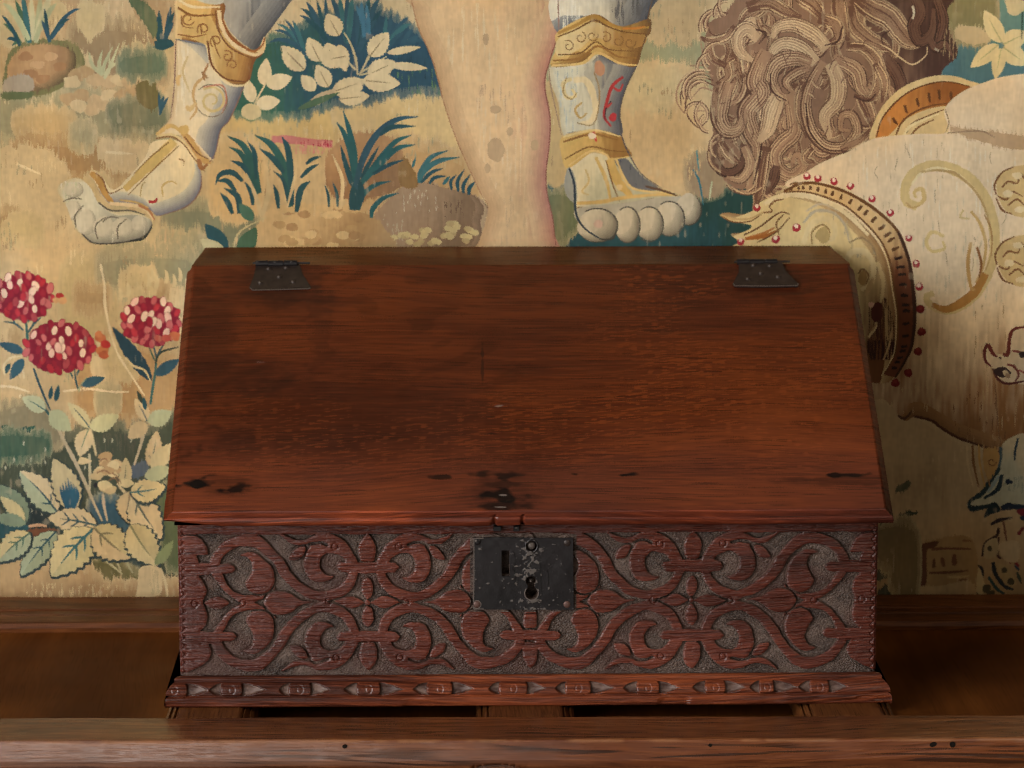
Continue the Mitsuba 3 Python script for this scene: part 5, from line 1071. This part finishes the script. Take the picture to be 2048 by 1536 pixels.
# shoulder piece and its studded rim
sh = fill(AM, AR(90, 730, 130, 690, 75, 635, 160, 620, 210, 575, 60, 545, 0, 505, 50, 488, 150, 500, 230, 470, 270, 420, 340, 385, 440, 350, 600, 360, 760, 410, 900, 500, 1020, 620, 1110, 740, 1160, 880, 1185, 1060, 1200, 1250, 1190, 1500, 1100, 1640, 700, 1500, 300, 900), ((214, 186, 126), (112, 66, 34)), (AR(800, 760)[0], AR(1100, 1400)[0]))
def sl_(w, c, *p): line(AM, AR(*p), w, c, .3)
shade(AM, sh, (190, 158, 106), (140, 100, 58), 26, -10, 5)
hatch(AM, Polygon(AR(560, 430, 900, 560, 1060, 760, 900, 800, 760, 560, 580, 520)).buffer(0), (176, 160, 130), 60, 24, 4)
hatch(AM, Polygon(AR(1000, 1100, 1120, 1060, 1180, 1250, 1180, 1482, 1000, 1482)), (70, 34, 22), 150, 44, 5)
hatch(AM, Polygon(AR(980, 1350, 1200, 1350, 1190, 1482, 980, 1482)), (52, 26, 18), 80, 44, 5)
for p in ((12, (222, 198, 148), 300, 430, 420, 375, 580, 375, 740, 425, 880, 520, 1000, 640), (4, (190, 170, 136), 580, 480, 680, 430, 800, 480), (4, (128, 86, 44), 330, 450, 370, 410, 430, 400), (4, (128, 86, 44), 290, 490, 350, 480, 330, 450), (5, (196, 160, 100), 10, 510, 80, 530, 200, 530, 300, 480), (3, (120, 76, 38), 10, 515, 90, 552, 200, 548, 280, 500), (6, (184, 116, 54), 200, 655, 290, 630, 370, 590), (8, (168, 96, 36), 170, 665, 290, 650, 390, 610), (3.5, (104, 64, 32), 160, 640, 260, 590, 400, 490, 470, 500), (3.5, (112, 72, 36), 250, 690, 330, 650, 400, 600, 470, 520), (4, (128, 92, 50), 400, 640, 380, 560, 430, 500), (13, (218, 192, 136), 560, 700, 600, 590, 680, 530, 760, 560, 770, 650, 700, 690), (4, (150, 118, 68), 620, 700, 620, 620, 690, 570, 740, 620, 700, 670), (6, (180, 164, 132), 560, 560, 640, 480, 760, 490, 840, 570, 870, 680), (5, (196, 172, 120), 850, 560, 890, 700, 860, 800), (4, (150, 124, 84), 870, 690, 960, 660, 1040, 740, 1060, 900), (14, (220, 196, 142), 850, 830, 880, 760, 970, 750, 1030, 830, 1020, 960, 950, 1010), (4, (140, 104, 58), 930, 900, 960, 870, 1000, 910, 980, 980), (9, (206, 180, 126), 1060, 820, 1100, 960, 1080, 1100), (4, (156, 118, 66), 1110, 860, 1140, 1000, 1130, 1120), (10, (190, 156, 104), 980, 1050, 1010, 980, 1030, 930), (6, (214, 184, 130), 1000, 1330, 1050, 1250, 1040, 1180), (4, (196, 160, 110), 1100, 1482, 1140, 1380, 1160, 1260), (4, (180, 140, 90), 1020, 1290, 1060, 1230)): sl_(p[0], p[1], *p[2:])
blob(AM, *AR(960, 930)[0], 9, 14, (170, 132, 76)); blob(AM, *AR(690, 640)[0], 14, 15, (178, 150, 92))
blob(AM, *AR(1060, 1160)[0], 12, 20, (80, 34, 24)); blob(AM, *AR(1020, 1110)[0], 6, 6, (220, 170, 140))
outer = AR(430, 345, 560, 290, 700, 302, 880, 365, 1060, 480, 1200, 620, 1270, 800, 1300, 1000, 1312, 1180, 1292, 1380, 1240, 1500, 1180, 1600)
inner = AR(430, 352, 560, 348, 690, 378, 840, 442, 980, 560, 1090, 690, 1148, 830, 1175, 1000, 1200, 1180, 1190, 1400, 1150, 1500, 1100, 1580)
band = Polygon(np.vstack([smooth_open(outer, 5), smooth_open(inner, 5)[::-1]])).buffer(0)
add(AM, band, ((212, 172, 114), (104, 54, 30)), (AR(1000, 560)[0], AR(1260, 1150)[0]))
bo, bi = smooth_open(outer, 8), smooth_open(inner, 8)
for k in range(30):
    i = int((k + 1.2) / 32 * (len(bo) - 1)); p, q = bi[i] * .72 + bo[i] * .28, bi[i] * .3 + bo[i] * .7
    add(AM, ribbon([p, (p + q) / 2 + trng.normal(0, 1, 2), q], 6.5, (.8, .8), 3, .4), (92, 58, 28) if k < 16 else (44, 26, 20))
line(AM, outer, 6.5, (104, 64, 28), .2); line(AM, outer[5:], 8, (62, 36, 22), .2); line(AM, inner, 4, (110, 70, 32), .2); line(AM, inner + [-4, 3], 3, (226, 200, 150), .3)
line(AM, AR(470, 300, 520, 290, 600, 300), 4, (120, 78, 36))
for x, y in ((585, 245), (660, 258), (768, 280), (878, 312), (1023, 398), (1147, 493), (1272, 663), (1322, 835), (1342, 990), (1352, 1140), (1358, 1292), (1335, 1425), (1269, 1569), (1182, 1637), (515, 590), (375, 670), (250, 455), (140, 685)):
    c = AR(x, y)[0]; big = 8.5 if y > 900 or y in (590, 670) else 7.5
    blob(AM, c[0], c[1], big, big, (164, 38, 44) if y < 1000 else (112, 26, 24), 9, .12); blob(AM, c[0] - .5, c[1] - 3, big * .5, big * .55, (232, 200, 170) if y < 1000 else (128, 40, 34), 7, .1)
# the beast's head on the armour and the figure below it
BS = 'tapestry__woven_beast'
fill(BS, R1(1200, 560, 1260, 640, 1350, 650, 1395, 640, 1400, 520, 1430, 430, 1560, 405, 1900, 380, 1900, 900, 1460, 910, 1360, 905, 1280, 860, 1250, 770, 1195, 730, 1175, 640), (206, 178, 138))
for w, c, *p in ((6.5, (92, 34, 26), 1205, 555, 1180, 630, 1190, 710, 1240, 760), (8, (104, 40, 30), 1215, 565, 1250, 640, 1290, 675), (8, (100, 38, 28), 1340, 650, 1385, 650, 1400, 520, 1435, 435, 1560, 408), (6, (110, 48, 36), 1380, 740, 1440, 760, 1480, 830, 1450, 890), (6, (80, 34, 26), 1255, 780, 1300, 870, 1390, 910, 1560, 880), (5, (120, 60, 44), 1420, 620, 1480, 630, 1530, 650), (5, (70, 40, 30), 1310, 690, 1330, 680), (4, (150, 60, 50), 1480, 790, 1560, 830)): line(BS, R1(*p), w, c, .4)
blob(BS, *R1(1340, 810)[0], 17, 11, (52, 34, 30)); blob(BS, *R1(1365, 815)[0], 6, 6, (196, 170, 130)); blob(BS, *R1(1385, 840)[0], 6, 5, (150, 120, 86)); blob(BS, *R1(1510, 655)[0], 7, 7, (40, 28, 26))
BS = 'tapestry__woven_draped_figure'
fg = fill(BS, R2(1150, 150, 1250, 60, 1420, 20, 1900, 0, 1900, 690, 1300, 690, 1060, 660, 900, 695, 850, 660, 880, 620, 980, 560, 1060, 440, 1135, 330), ((176, 168, 134), (196, 172, 128)), (R2(1150, 400)[0], R2(1350, 250)[0]))
hatch(BS, Polygon(R2(1180, 420, 1352, 400, 1352, 560, 1160, 520)), (140, 142, 120), 40, 22, 4)
for w, c, *p in ((8, (70, 84, 84), 1150, 150, 1140, 260, 1130, 340), (11, (32, 50, 50), 1140, 330, 1060, 440, 990, 550, 890, 615, 862, 660), (11, (28, 44, 46), 862, 660, 900, 690, 980, 680, 1060, 660), (9, (30, 46, 50), 1160, 390, 1120, 520, 1000, 600), (7, (140, 150, 140), 1130, 400, 1080, 480, 1030, 550), (14, NAVY, 1150, 690, 1230, 670, 1420, 690), (5, (36, 52, 60), 1300, 70, 1275, 180, 1270, 270), (10, NAVY, 1190, 450, 1250, 460), (8, (40, 30, 30), 1060, 830, 1140, 790, 1250, 770), (7, (52, 32, 26), 1130, 860, 1110, 930, 1010, 1000, 985, 1110), (7, (44, 36, 32), 860, 1170, 890, 1300, 950, 1450), (7, (40, 34, 34), 920, 1180, 980, 1220, 990, 1290), (9, (34, 38, 42), 1080, 1160, 1100, 1260, 1180, 1370, 1260, 1400), (7, (40, 62, 60), 1040, 1290, 1110, 1390, 1180, 1440), (6, (70, 40, 30), 1130, 940, 1120, 1090, 1150, 1130), (8, (120, 30, 32), 1220, 1160, 1260, 1150, 1310, 1200), (7, (110, 34, 34), 1300, 920, 1350, 850), (6, (40, 52, 66), 1270, 1190, 1310, 1230), (5, (110, 70, 44), 1170, 800, 1200, 980), (6, (60, 64, 48), 1290, 1250, 1330, 1350)): line(BS, R2(*p), w, c, .5)
fill(BS, R2(1000, 770, 1050, 650, 1110, 640, 1145, 710, 1060, 740), (26, 40, 42)); fill(BS, R2(1290, 700, 1420, 690, 1420, 760, 1320, 750), (112, 28, 34)); fill(BS, R2(1320, 760, 1420, 750, 1420, 800, 1330, 790), NAVY)
fill(BS, R2(870, 1180, 960, 1210, 1000, 1330, 1030, 1400, 960, 1450, 900, 1320), (182, 158, 112)); fill(BS, R2(1010, 1000, 1110, 950, 1120, 1090, 1010, 1130), (170, 146, 104)); fill(BS, R2(1130, 1000, 1300, 980, 1300, 1150, 1180, 1140), (186, 158, 116)); fill(BS, R2(1100, 1180, 1200, 1200, 1290, 1350, 1190, 1340), (168, 140, 92))
for x, y, r in ((1050, 1040, 5), (1180, 1230, 6), (1240, 1330, 7), (1020, 1390, 9), (1060, 1440, 9)): blob(BS, *R2(x, y)[0], r, r, [(70, 60, 40), (40, 56, 60)][x % 2])
for x0 in (850, 900, 955, 1000): line(BS, R2(x0, 130, x0 + 10, 300, x0 + 55, 500), 5, [(150, 110, 66), (196, 164, 116), (128, 84, 40), (190, 140, 70)][x0 // 50 % 4], .2)
patch(BS, R2(1000, 170, 1120, 180, 1120, 300, 1050, 420, 1010, 350), (178, 130, 66), ln=14); spiral(BS, *R2(1070, 280)[0], 9, 3, 0, 1, 3, (120, 76, 36))
# a gateway, and bushes in the corner
GW = 'tapestry__woven_gateway'
patch(GW, R2(400, 1460, 400, 1100, 430, 1020, 560, 970, 900, 960, 890, 1460), (150, 116, 70), ln=12)
fill(GW, R2(395, 1380, 400, 1090, 440, 1010, 600, 975, 560, 1040, 500, 1060, 500, 1280, 480, 1370), (92, 54, 34))
for w, c, *p in ((6, (104, 64, 38), 540, 1050, 640, 1040, 890, 1045), (6, (100, 62, 36), 520, 1255, 700, 1250, 860, 1235), (7, (96, 58, 34), 560, 1210, 562, 1130), (9, (104, 62, 36), 630, 1120, 650, 1200), (11, (104, 62, 36), 740, 1190, 740, 1090), (5, (120, 80, 46), 810, 970, 890, 975), (6, (176, 142, 92), 680, 1290, 780, 1290, 870, 1280), (4, (110, 70, 40), 780, 1320, 860, 1310)): line(GW, R2(*p), w, c, .3)
patch(GW, R2(400, 1380, 600, 1370, 880, 1330, 890, 1480, 400, 1480), (172, 140, 96), ln=10)
BU = 'tapestry__woven_bush'
for pts in ((230, 540, 260, 490, 330, 450, 360, 470, 300, 530), (250, 760, 330, 720, 415, 730, 330, 760), (60, 880, 110, 800, 200, 810, 150, 870), (40, 1310, 70, 1140, 150, 1100, 220, 1150, 190, 1240, 110, 1310), (80, 1470, 120, 1370, 230, 1340, 310, 1390, 320, 1480)): patch(BU, R2(*pts), (50, 58, 40) if pts[1] < 900 else (34, 42, 36), ln=14)
patch(BU, R2(40, 900, 380, 900, 380, 1480, 200, 1340, 210, 1200, 40, 1100), (112, 92, 58), ln=30)
# ---- flowering plant at the left
PL = 'tapestry__woven_flowering_plant'
gnd = patch(PL, LF(-200, 300, 40, 260, 200, 250, 360, 320, 560, 320, 720, 250, 880, 240, 1000, 290, 1150, 270, 1400, 250, 1420, 1250, 1300, 1480, 900, 1450, 700, 1370, 640, 1240, 420, 1280, 60, 1180, -200, 1120), ((66, 72, 54), (56, 60, 42)), (LF(0, 300)[0], LF(0, 1300)[0]), ln=34)
patch(PL, LF(-200, 190, 200, 40, 440, 200, 420, 320, 200, 270, -200, 260), (132, 120, 88), ln=30)
fan(PL, LF(150, 400), LF(-20, 270, 40, 270, 90, 250, 130, 240, 180, 210, 200, 200, 270, 200, 240, 240, 320, 260, 360, 300, 10, 200), 22, [(42, 84, 66), (36, 72, 62)])
patch(PL, LF(-100, 290, 330, 290, 340, 400, 100, 430, -100, 430), (46, 80, 62), ln=24)
hatch(PL, Polygon(LF(0, 430, 700, 430, 700, 820, 0, 640)), (84, 88, 66), 90, 30, 3); hatch(PL, Polygon(LF(720, 250, 1050, 260, 1000, 600, 720, 600)), (86, 82, 64), 60, 34, 3)
patch(PL, LF(200, 740, 400, 800, 430, 920, 360, 1010, 200, 960), (32, 44, 44), ln=16); patch(PL, LF(-100, 940, 200, 960, 200, 1040, -100, 1060), (40, 78, 82), ln=14)
patch(PL, LF(700, 800, 940, 820, 980, 960, 1000, 1100, 900, 1080, 760, 960), (44, 78, 92), ln=26); patch(PL, LF(690, 1100, 1040, 1150, 1060, 1330, 960, 1360, 700, 1220), (36, 58, 56), ln=18); patch(PL, LF(640, 1240, 980, 1300, 1050, 1450, 800, 1440, 660, 1340), (88, 82, 42), ln=24)
patch(PL, LF(1000, 520, 1120, 470, 1130, 560, 1030, 600), (38, 66, 92), ln=14); patch(PL, LF(1180, 780, 1400, 700, 1400, 1250, 1260, 1200, 1250, 1000), (84, 92, 58), ln=24)
patch(PL, LF(-200, 1240, 400, 1330, 640, 1320, 760, 1430, 900, 1470, 1420, 1460, 1420, 1800, -200, 1800), ((184, 146, 96), (156, 118, 74)), (LF(0, 1300)[0], LF(0, 1540)[0]), ln=30)
hatch(PL, Polygon(LF(200, 1400, 900, 1420, 900, 1540, 200, 1540)), (204, 172, 120), 60, 22, 4)
for x, y in ((800, 310), (860, 310), (1005, 310), (235, 455), (345, 480), (345, 380), (240, 850), (320, 870), (180, 330), (105, 460), (40, 520), (650, 520), (160, 640)): add(PL, ribbon(LF(x, y - 14, x + 4, y, x, y + 16), 3.4, (.7, .7)), (178, 170, 140))
LC, LG, LR = (212, 184, 134), (164, 168, 130), (206, 174, 122)
for pts, w, c in ((LF(440, 205, 500, 330, 590, 500, 660, 650, 720, 790, 785, 930), 7.5, (186, 164, 126)), (LF(340, 60, 390, 130, 440, 210), 5, (46, 84, 80)), (LF(690, 220, 715, 320, 740, 430), 7, (200, 176, 126)), (LF(685, 410, 690, 560, 690, 690), 6, (190, 172, 130)), (LF(790, 720, 800, 820, 825, 930), 6, (190, 166, 130)), (LF(1110, 180, 1085, 330, 1030, 500), 7, (192, 170, 130)), (LF(790, 1220, 860, 1270, 940, 1340), 5, (180, 164, 118)), (LF(880, 1200, 930, 1320), 4.5, (180, 164, 118)), (LF(960, 1230, 1020, 1330), 4.5, (170, 158, 112)), (LF(1230, 1290, 1270, 1400, 1290, 1540), 6, (204, 176, 126)), (LF(220, 970, 300, 960, 360, 970), 7, (196, 150, 110)), (LF(900, 640, 960, 710, 1000, 720), 6, (206, 178, 130))): line(PL, pts, w, c, .3)
patch(PL, LF(210, 1000, 420, 990, 440, 1040, 300, 1060, 230, 1080), (110, 66, 40), ln=10)
for b, t, w, c, c2, rib, v in (((205, 940), (-10, 650), 44, (122, 134, 104), None, (78, 96, 78), 1), ((190, 935), (0, 740), 26, (202, 180, 124), None, None, 0), ((200, 950), (-60, 900), 26, (128, 142, 112), None, None, 0), ((440, 860), (150, 545), 54, LC, LG, TEAL, 1), ((570, 850), (410, 450), 54, (204, 180, 128), None, None, 0), ((745, 965), (368, 905), 52, LC, None, TEAL, 3), ((430, 1010), (160, 1350), 48, LG, (150, 154, 116), TEAL, 2), ((230, 1020), (-20, 1240), 50, (206, 182, 126), LG, (70, 100, 80), 2), ((715, 990), (395, 1355), 76, (216, 190, 130), (196, 176, 120), TEAL2, 2), ((720, 980), (1000, 1215), 68, LR, (198, 174, 118), (124, 112, 76), 1),
        ((1000, 700), (990, 945), 48, LR, None, (150, 122, 80), 0), ((1020, 730), (1240, 1065), 62, LC, LR, (92, 96, 78), 1), ((1000, 710), (1270, 665), 46, (212, 182, 122), None, TEAL2, 1), ((1000, 960), (1215, 1270), 62, (206, 180, 124), (190, 166, 112), (132, 126, 84), 0), ((950, 670), (965, 440), 26, (200, 172, 118), None, (100, 104, 76), 0), ((1150, 510), (1205, 235), 32, LR, None, (96, 104, 84), 1), ((1160, 520), (1330, 330), 34, (200, 176, 124), None, None, 0), ((1110, 590), (1320, 520), 30, (176, 172, 124), None, None, 0),
        ((690, 215), (520, 20), 26, (198, 182, 132), None, TEAL, 0), ((690, 215), (915, 115), 34, (196, 188, 136), None, None, 0), ((680, 225), (610, 435), 36, LC, None, (120, 130, 100), 0), ((385, 85), (545, 235), 38, (178, 178, 132), None, None, 0), ((350, 80), (170, -20), 32, (182, 182, 140), None, TEAL2, 0), ((1130, 160), (1035, -10), 26, LC, None, TEAL, 0), ((1135, 170), (1320, 90), 34, (180, 180, 134), None, None, 0), ((1130, 180), (985, 295), 32, LR, None, None, 0), ((1190, 1265), (1330, 1080), 22, (126, 132, 84), None, None, 0)):
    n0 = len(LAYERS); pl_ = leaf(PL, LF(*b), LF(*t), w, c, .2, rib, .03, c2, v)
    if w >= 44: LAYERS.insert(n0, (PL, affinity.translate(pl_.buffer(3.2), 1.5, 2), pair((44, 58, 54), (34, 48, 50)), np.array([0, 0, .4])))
fill(PL, LF(1075, 1290, 1180, 1270, 1240, 1320, 1240, 1480, 1190, 1510, 1160, 1600, 1040, 1600, 1060, 1400), LR); hatch(PL, Polygon(LF(1150, 1290, 1240, 1320, 1240, 1480, 1150, 1500)), (184, 158, 110), 30, 26, 3)
for x in np.linspace(480, 600, 7): add(PL, ribbon(LF(540 + (x - 540) * .4, 830, x, 740, x - 20, 600 + abs(x - 540)), 7, (.9, .1)), (40, 86, 104))
for _ in range(12): blob(PL, *(LF(815, 520)[0] + trng.normal(0, 1, 2) * [15, 13]), 13, 8, [(206, 166, 112), (214, 184, 128), (186, 144, 92)][_ % 3], 9, .25)
for _ in range(5): blob(PL, *(LF(850, 660)[0] + trng.normal(0, 1, 2) * [14, 8]), 15, 9, [(214, 186, 128), (200, 168, 114)][_ % 2], 9, .2)
for p in ((740, 560, 800, 540, 850, 570), (830, 620, 880, 600, 920, 660), (760, 480, 800, 450, 830, 470), (860, 560, 900, 590, 930, 640)): line(PL, LF(*p), 3, (140, 100, 62))
blob(PL, *LF(735, 655)[0], 5, 5, (30, 30, 34))
# stems, dark leaves and heads of flowers
for pts, w, c in ((FL(285, 830, 275, 740, 260, 560), 6, (44, 84, 76)), (FL(240, 720, 150, 650, 40, 630), 4, TEAL), (FL(230, 600, 190, 570), 3.5, TEAL), (FL(290, 740, 350, 650, 420, 590), 4.5, TEAL), (FL(290, 640, 300, 560), 3.5, TEAL), (FL(345, 650, 350, 570), 3.5, TEAL), (FL(150, 650, 130, 590), 3.5, TEAL), (FL(345, 1110, 390, 1240, 450, 1390, 515, 1536), 5, (40, 72, 78)), (FL(800, 1320, 775, 1230, 760, 1090), 4, TEAL), (FL(785, 1180, 830, 1080), 4, TEAL), (FL(750, 1210, 700, 1110), 3, TEAL), (FL(1540, 1480, 1565, 1300, 1590, 1150, 1600, 1000), 6, (58, 94, 86)), (FL(1590, 1060, 1640, 950, 1830, 890), 5, DKG), (FL(1600, 1000, 1570, 860), 4, (58, 80, 84)), (FL(1610, 980, 1680, 850), 4, (58, 80, 84)), (FL(1585, 1030, 1520, 880), 3.5, (58, 90, 70))): line(PL, pts, w, c, .2)
for b, t, w, c in (((250, 945), (-20, 850), 20, BLUE), ((240, 1010), (100, 1225), 22, (46, 82, 92)), ((100, 1060), (50, 1170), 10, TEAL), ((825, 1280), (1075, 1205), 20, BLUE), ((1555, 1240), (1150, 685), 30, (30, 58, 70)), ((1590, 1180), (1840, 1015), 24, (44, 78, 90)), ((510, 1430), (530, 1290), 9, TEAL), ((570, 1450), (600, 1280), 11, TEAL), ((1460, 1470), (1405, 1340), 9, DKG), ((1490, 1536), (1470, 1400), 9, TEAL)): leaf(PL, FL(*b), FL(*t), w, c, .14)
line(PL, FL(50, 1180, 40, 1080, 110, 1000, 230, 985), 5, (212, 188, 138)); line(PL, FL(810, 1350, 820, 1290, 890, 1200), 3.5, (150, 150, 110)); line(PL, FL(1290, 1000, 1360, 1080, 1480, 1130, 1540, 1240), 5, (206, 182, 130))


def head(cx, cy, rx, ry, seed, pale):
    global trng
    PL = 'tapestry__woven_flower_head' + ('' if seed == 3 else f'_{(seed + 1) // 5:03d}')
    c = FL(cx, cy)[0]; rx /= FL.s; ry /= FL.s
    keep, trng = trng, np.random.default_rng(seed)
    out = []
    a = np.linspace(0, 2 * np.pi, 15, endpoint=False)
    for t in a: out.append(Point(c[0] + rx * .76 * math.cos(t), c[1] + ry * .76 * math.sin(t)).buffer(min(rx, ry) * trng.uniform(.2, .3)))
    base = unary_union(out + [affinity.scale(Point(*c).buffer(1), rx * .82, ry * .82)])
    add(PL, base, CRIM)
    for ring, n in ((.88, 17), (.62, 12), (.34, 8), (.06, 2)):
        for k in range(n):
            t = 2 * np.pi * (k + trng.uniform(-.25, .25)) / n + ring * 3; r = ring + trng.uniform(-.07, .07)
            x, y = c[0] + rx * r * math.cos(t), c[1] + ry * r * math.sin(t)
            lit = trng.random() < pale * (1.25 - ring) and y < c[1] + ry * .55
            col = [PETAL, (232, 192, 160), PINK][int(trng.integers(3))] if lit else [RED, (184, 44, 54), (150, 28, 44), (190, 84, 84), (164, 58, 62)][int(trng.integers(5))]
            s = trng.uniform(6.6, 9.4) * (1.05 if lit else 1.0)
            e = affinity.rotate(affinity.scale(Point(0, 0).buffer(1, quad_segs=4), s * .72, s * 1.15), trng.uniform(-40, 40)); e = affinity.translate(e, x, y)
            add(PL, e.buffer(1.0), (136, 26, 40) if lit else (118, 20, 36)); add(PL, e, col)
    trng = keep


head(235, 375, 320, 250, 3, .62); head(610, 900, 370, 270, 5, .85); head(1540, 630, 325, 255, 8, .62)
for x, y, r, c in ((610, 370, 8, (172, 48, 44)), (640, 420, 9, (206, 150, 96)), (570, 410, 7, (206, 150, 96)), (1030, 800, 12, (196, 104, 60)), (1050, 920, 13, (196, 112, 62)), (1080, 860, 10, (186, 46, 40)), (1010, 760, 9, (204, 120, 70)), (1060, 970, 10, (176, 84, 48)), (1790, 780, 12, (196, 100, 60)), (1700, 800, 10, (190, 76, 60)), (1620, 800, 9, (190, 84, 66))): blob(PL, *FL(x, y)[0], r, r * .8, c, 8, .2)

# ---- cut the picture into fields that meet edge to edge, and weave each part as one flat mesh
polys = [shapely.set_precision(l[1].simplify(0.15), 0.02) for l in LAYERS]
polys = [p if p.is_valid else p.buffer(0) for p in polys]
parts, CELL = {}, 90.0
nx, ny = int(math.ceil(2710 / CELL)), int(math.ceil(1835 / CELL))
cells = [[sbox(-330 + i * CELL, -330 + j * CELL, min(-330 + (i + 1) * CELL, 2380), min(-330 + (j + 1) * CELL, 1505)) for j in range(ny)] for i in range(nx)]
covered = [[None] * ny for _ in range(nx)]
for (part, _, ci, w), p in zip(LAYERS[::-1], polys[::-1]):          # from the topmost field down
    if p.is_empty: continue
    x0, y0, x1, y1 = p.bounds
    for i in range(max(0, int((x0 + 330) // CELL)), min(nx - 1, int((x1 + 330) // CELL)) + 1):
        for j in range(max(0, int((y0 + 330) // CELL)), min(ny - 1, int((y1 + 330) // CELL)) + 1):
            q = shapely.clip_by_rect(p, *cells[i][j].bounds)
            if q.is_empty or q.area < 0.05: continue
            if not q.is_valid: q = q.buffer(0)
            c = covered[i][j]
            if c is not None:
                if c.area > cells[i][j].area - 0.3: continue
                vis, covered[i][j] = q.difference(c), c.union(q)
            else: vis, covered[i][j] = q, q
            for r in getattr(vis, 'geoms', [vis]):
                if r.geom_type != 'Polygon' or r.area < 0.2: continue
                try: v, f = trimesh.creation.triangulate_polygon(r, engine='earcut')
                except Exception: continue
                if len(f): parts.setdefault(part, []).append((v, f, np.column_stack([np.full(len(v), ci + 0.5), v @ w[:2] + w[2]])))
aged = lambda c: lin((lambda q: q * 0.94 + 0.06 * q.mean())(np.array(c, float) * 0.91 + 0.09 * np.array([122, 100, 80])))     # three centuries of light have drawn all the wools together
pal = np.array([[aged(a), aged(b)] for a, b in PAIRS])
PA = [mi.Float(np.ascontiguousarray(pal[:, 0, k])) for k in range(3)]
PB = [mi.Float(np.ascontiguousarray(pal[:, 1, k])) for k in range(3)]


def wool_col(p, n, uv):
    i = dr.clip(mi.UInt32(uv.x), 0, len(PAIRS) - 1)
    st = noise(p.x * 420, p.z * 40, 2.0)
    t = smoothstep(0.1, 0.9, uv.y + (st - 0.5) * 0.25 + (fbm(p.x * 34, p.z * 16, 7.0, 3) - 0.5) * 0.9)
    a, b = (mi.Color3f(*[dr.gather(mi.Float, c, i) for c in P]) for P in (PA, PB))
    v = a * (1 - t) + b * t
    wear = fbm(p.x * 26, p.z * 14, 3.0, 3) - 0.5
    v = v * mix(mi.Color3f(1.05, 1.0, 0.90), mi.Color3f(0.93, 1.0, 1.08), smoothstep(0.3, 0.7, fbm(p.x * 9, p.z * 7, 33.0, 3)))
    v = v * (1 + 0.42 * wear + 0.12 * (noise(p.x * 640, p.z * 140, 5.0) - 0.5) + 0.10 * (noise(p.x * 240, p.z * 300, 8.0) - 0.5))
    bare = smoothstep(0.80, 0.92, noise(p.x * 300, p.z * 90, 13.0)) * smoothstep(0.45, 0.65, fbm(p.x * 18, p.z * 18, 23.0, 2))
    return mix(v, mi.Color3f(*[float(x) for x in lin((206, 186, 150))]), bare * 0.22)


def weave(p, n, uv):
    return noise(p.x * 700, p.z * 160, 4.0) * 0.5 + fbm(p.x * 60, p.z * 60, 1.0, 2) * 1.5 + fbm(p.x * 7, p.z * 2.5, 2.0, 2) * 9


scene['wool'] = {'type': 'bumpmap', 'arbitrary': proc(weave, 0.0003), 'scale': 0.0006,
                 'bsdf': {'type': 'principled', 'base_color': proc(wool_col), 'roughness': 0.85, 'specular': 0.2, 'sheen': 0.3}}
labels['tapestry'] = {'label': 'old woven wool tapestry of legs, beard, armour and flowers hanging behind the chest', 'category': 'tapestry'}
corner = pt(np.array([-330, 2380, 2380, -330]), np.array([1505, 1505, -330, -330]), TY)
x0, x1, z0, z1 = corner[:, 0].min(), corner[:, 0].max(), corner[:, 2].min(), corner[:, 2].max()
scene['cloth_lining'] = {'type': 'diffuse', 'reflectance': {'type': 'rgb', 'value': lin((168, 140, 96)).tolist()}}
put('tapestry__lining', chamfer_box(x0, x1, TY + 0.0008, TY + 0.0035, z0, z1, 0.0006), 'cloth_lining', smooth=False)
for part, ms in parts.items():
    off, VV, FF, UV = 0, [], [], []
    for v, f, uv in ms:
        VV.append(v); FF.append(f + off); UV.append(uv); off += len(v)
    v = np.vstack(VV); w3 = pt(v[:, 0], v[:, 1], TY); f = np.vstack(FF)
    nz = np.cross(w3[f[:, 1]] - w3[f[:, 0]], w3[f[:, 2]] - w3[f[:, 0]])[:, 1]
    f[nz > 0] = f[nz > 0][:, ::-1]
    put(part, (w3, f), 'wool', smooth=False, uv=np.vstack(UV))
# ------------------------------------------------------------------ lamp and added lights
lm = trimesh.Trimesh([[-1.7, -1.7, 0], [1.7, -1.7, 0], [1.7, 1.7, 0], [-1.7, 1.7, 0]], [[0, 1, 2], [0, 2, 3]], process=False)
scene['soft_box_lamp'] = {**mikit.ply(lm, {'type': 'diffuse'}), 'to_world': look(LAMP, (0, .2, .2)), 'emitter': {'type': 'area', 'radiance': {'type': 'rgb', 'value': [KEY, KEY * .98, KEY * .97]}}}
labels['soft_box_lamp'] = {'label': 'square soft box lamp standing out of frame on the left', 'category': 'lamp'}
scene['soft_box_lamp_001'] = {**mikit.ply(lm, {'type': 'diffuse'}), 'to_world': look((2.6, -5.2, 2.3), (0, .2, .2)), 'emitter': {'type': 'area', 'radiance': {'type': 'rgb', 'value': [FILL, FILL * .84, FILL * .64]}}}  # added fill light, unseen: softens the shadow on the right
labels['soft_box_lamp_001'] = {'label': 'dim square fill light added out of frame behind the camera on the right', 'category': 'lamp'}
ll = trimesh.Trimesh([[-.6, -.6, 0], [.6, -.6, 0], [.6, .6, 0], [-.6, .6, 0]], [[0, 1, 2], [0, 2, 3]], process=False)
scene['soft_box_lamp_002'] = {**mikit.ply(ll, {'type': 'diffuse'}), 'to_world': look((-1.1, -3.4, -.65), (-.3, 0, .05)), 'emitter': {'type': 'area', 'radiance': {'type': 'rgb', 'value': [LOW, LOW * .95, LOW * .88]}}}  # added low light, unseen: gives the left of the oak its sheen
labels['soft_box_lamp_002'] = {'label': 'small low light added out of frame below the camera for sheen on the left', 'category': 'lamp'}
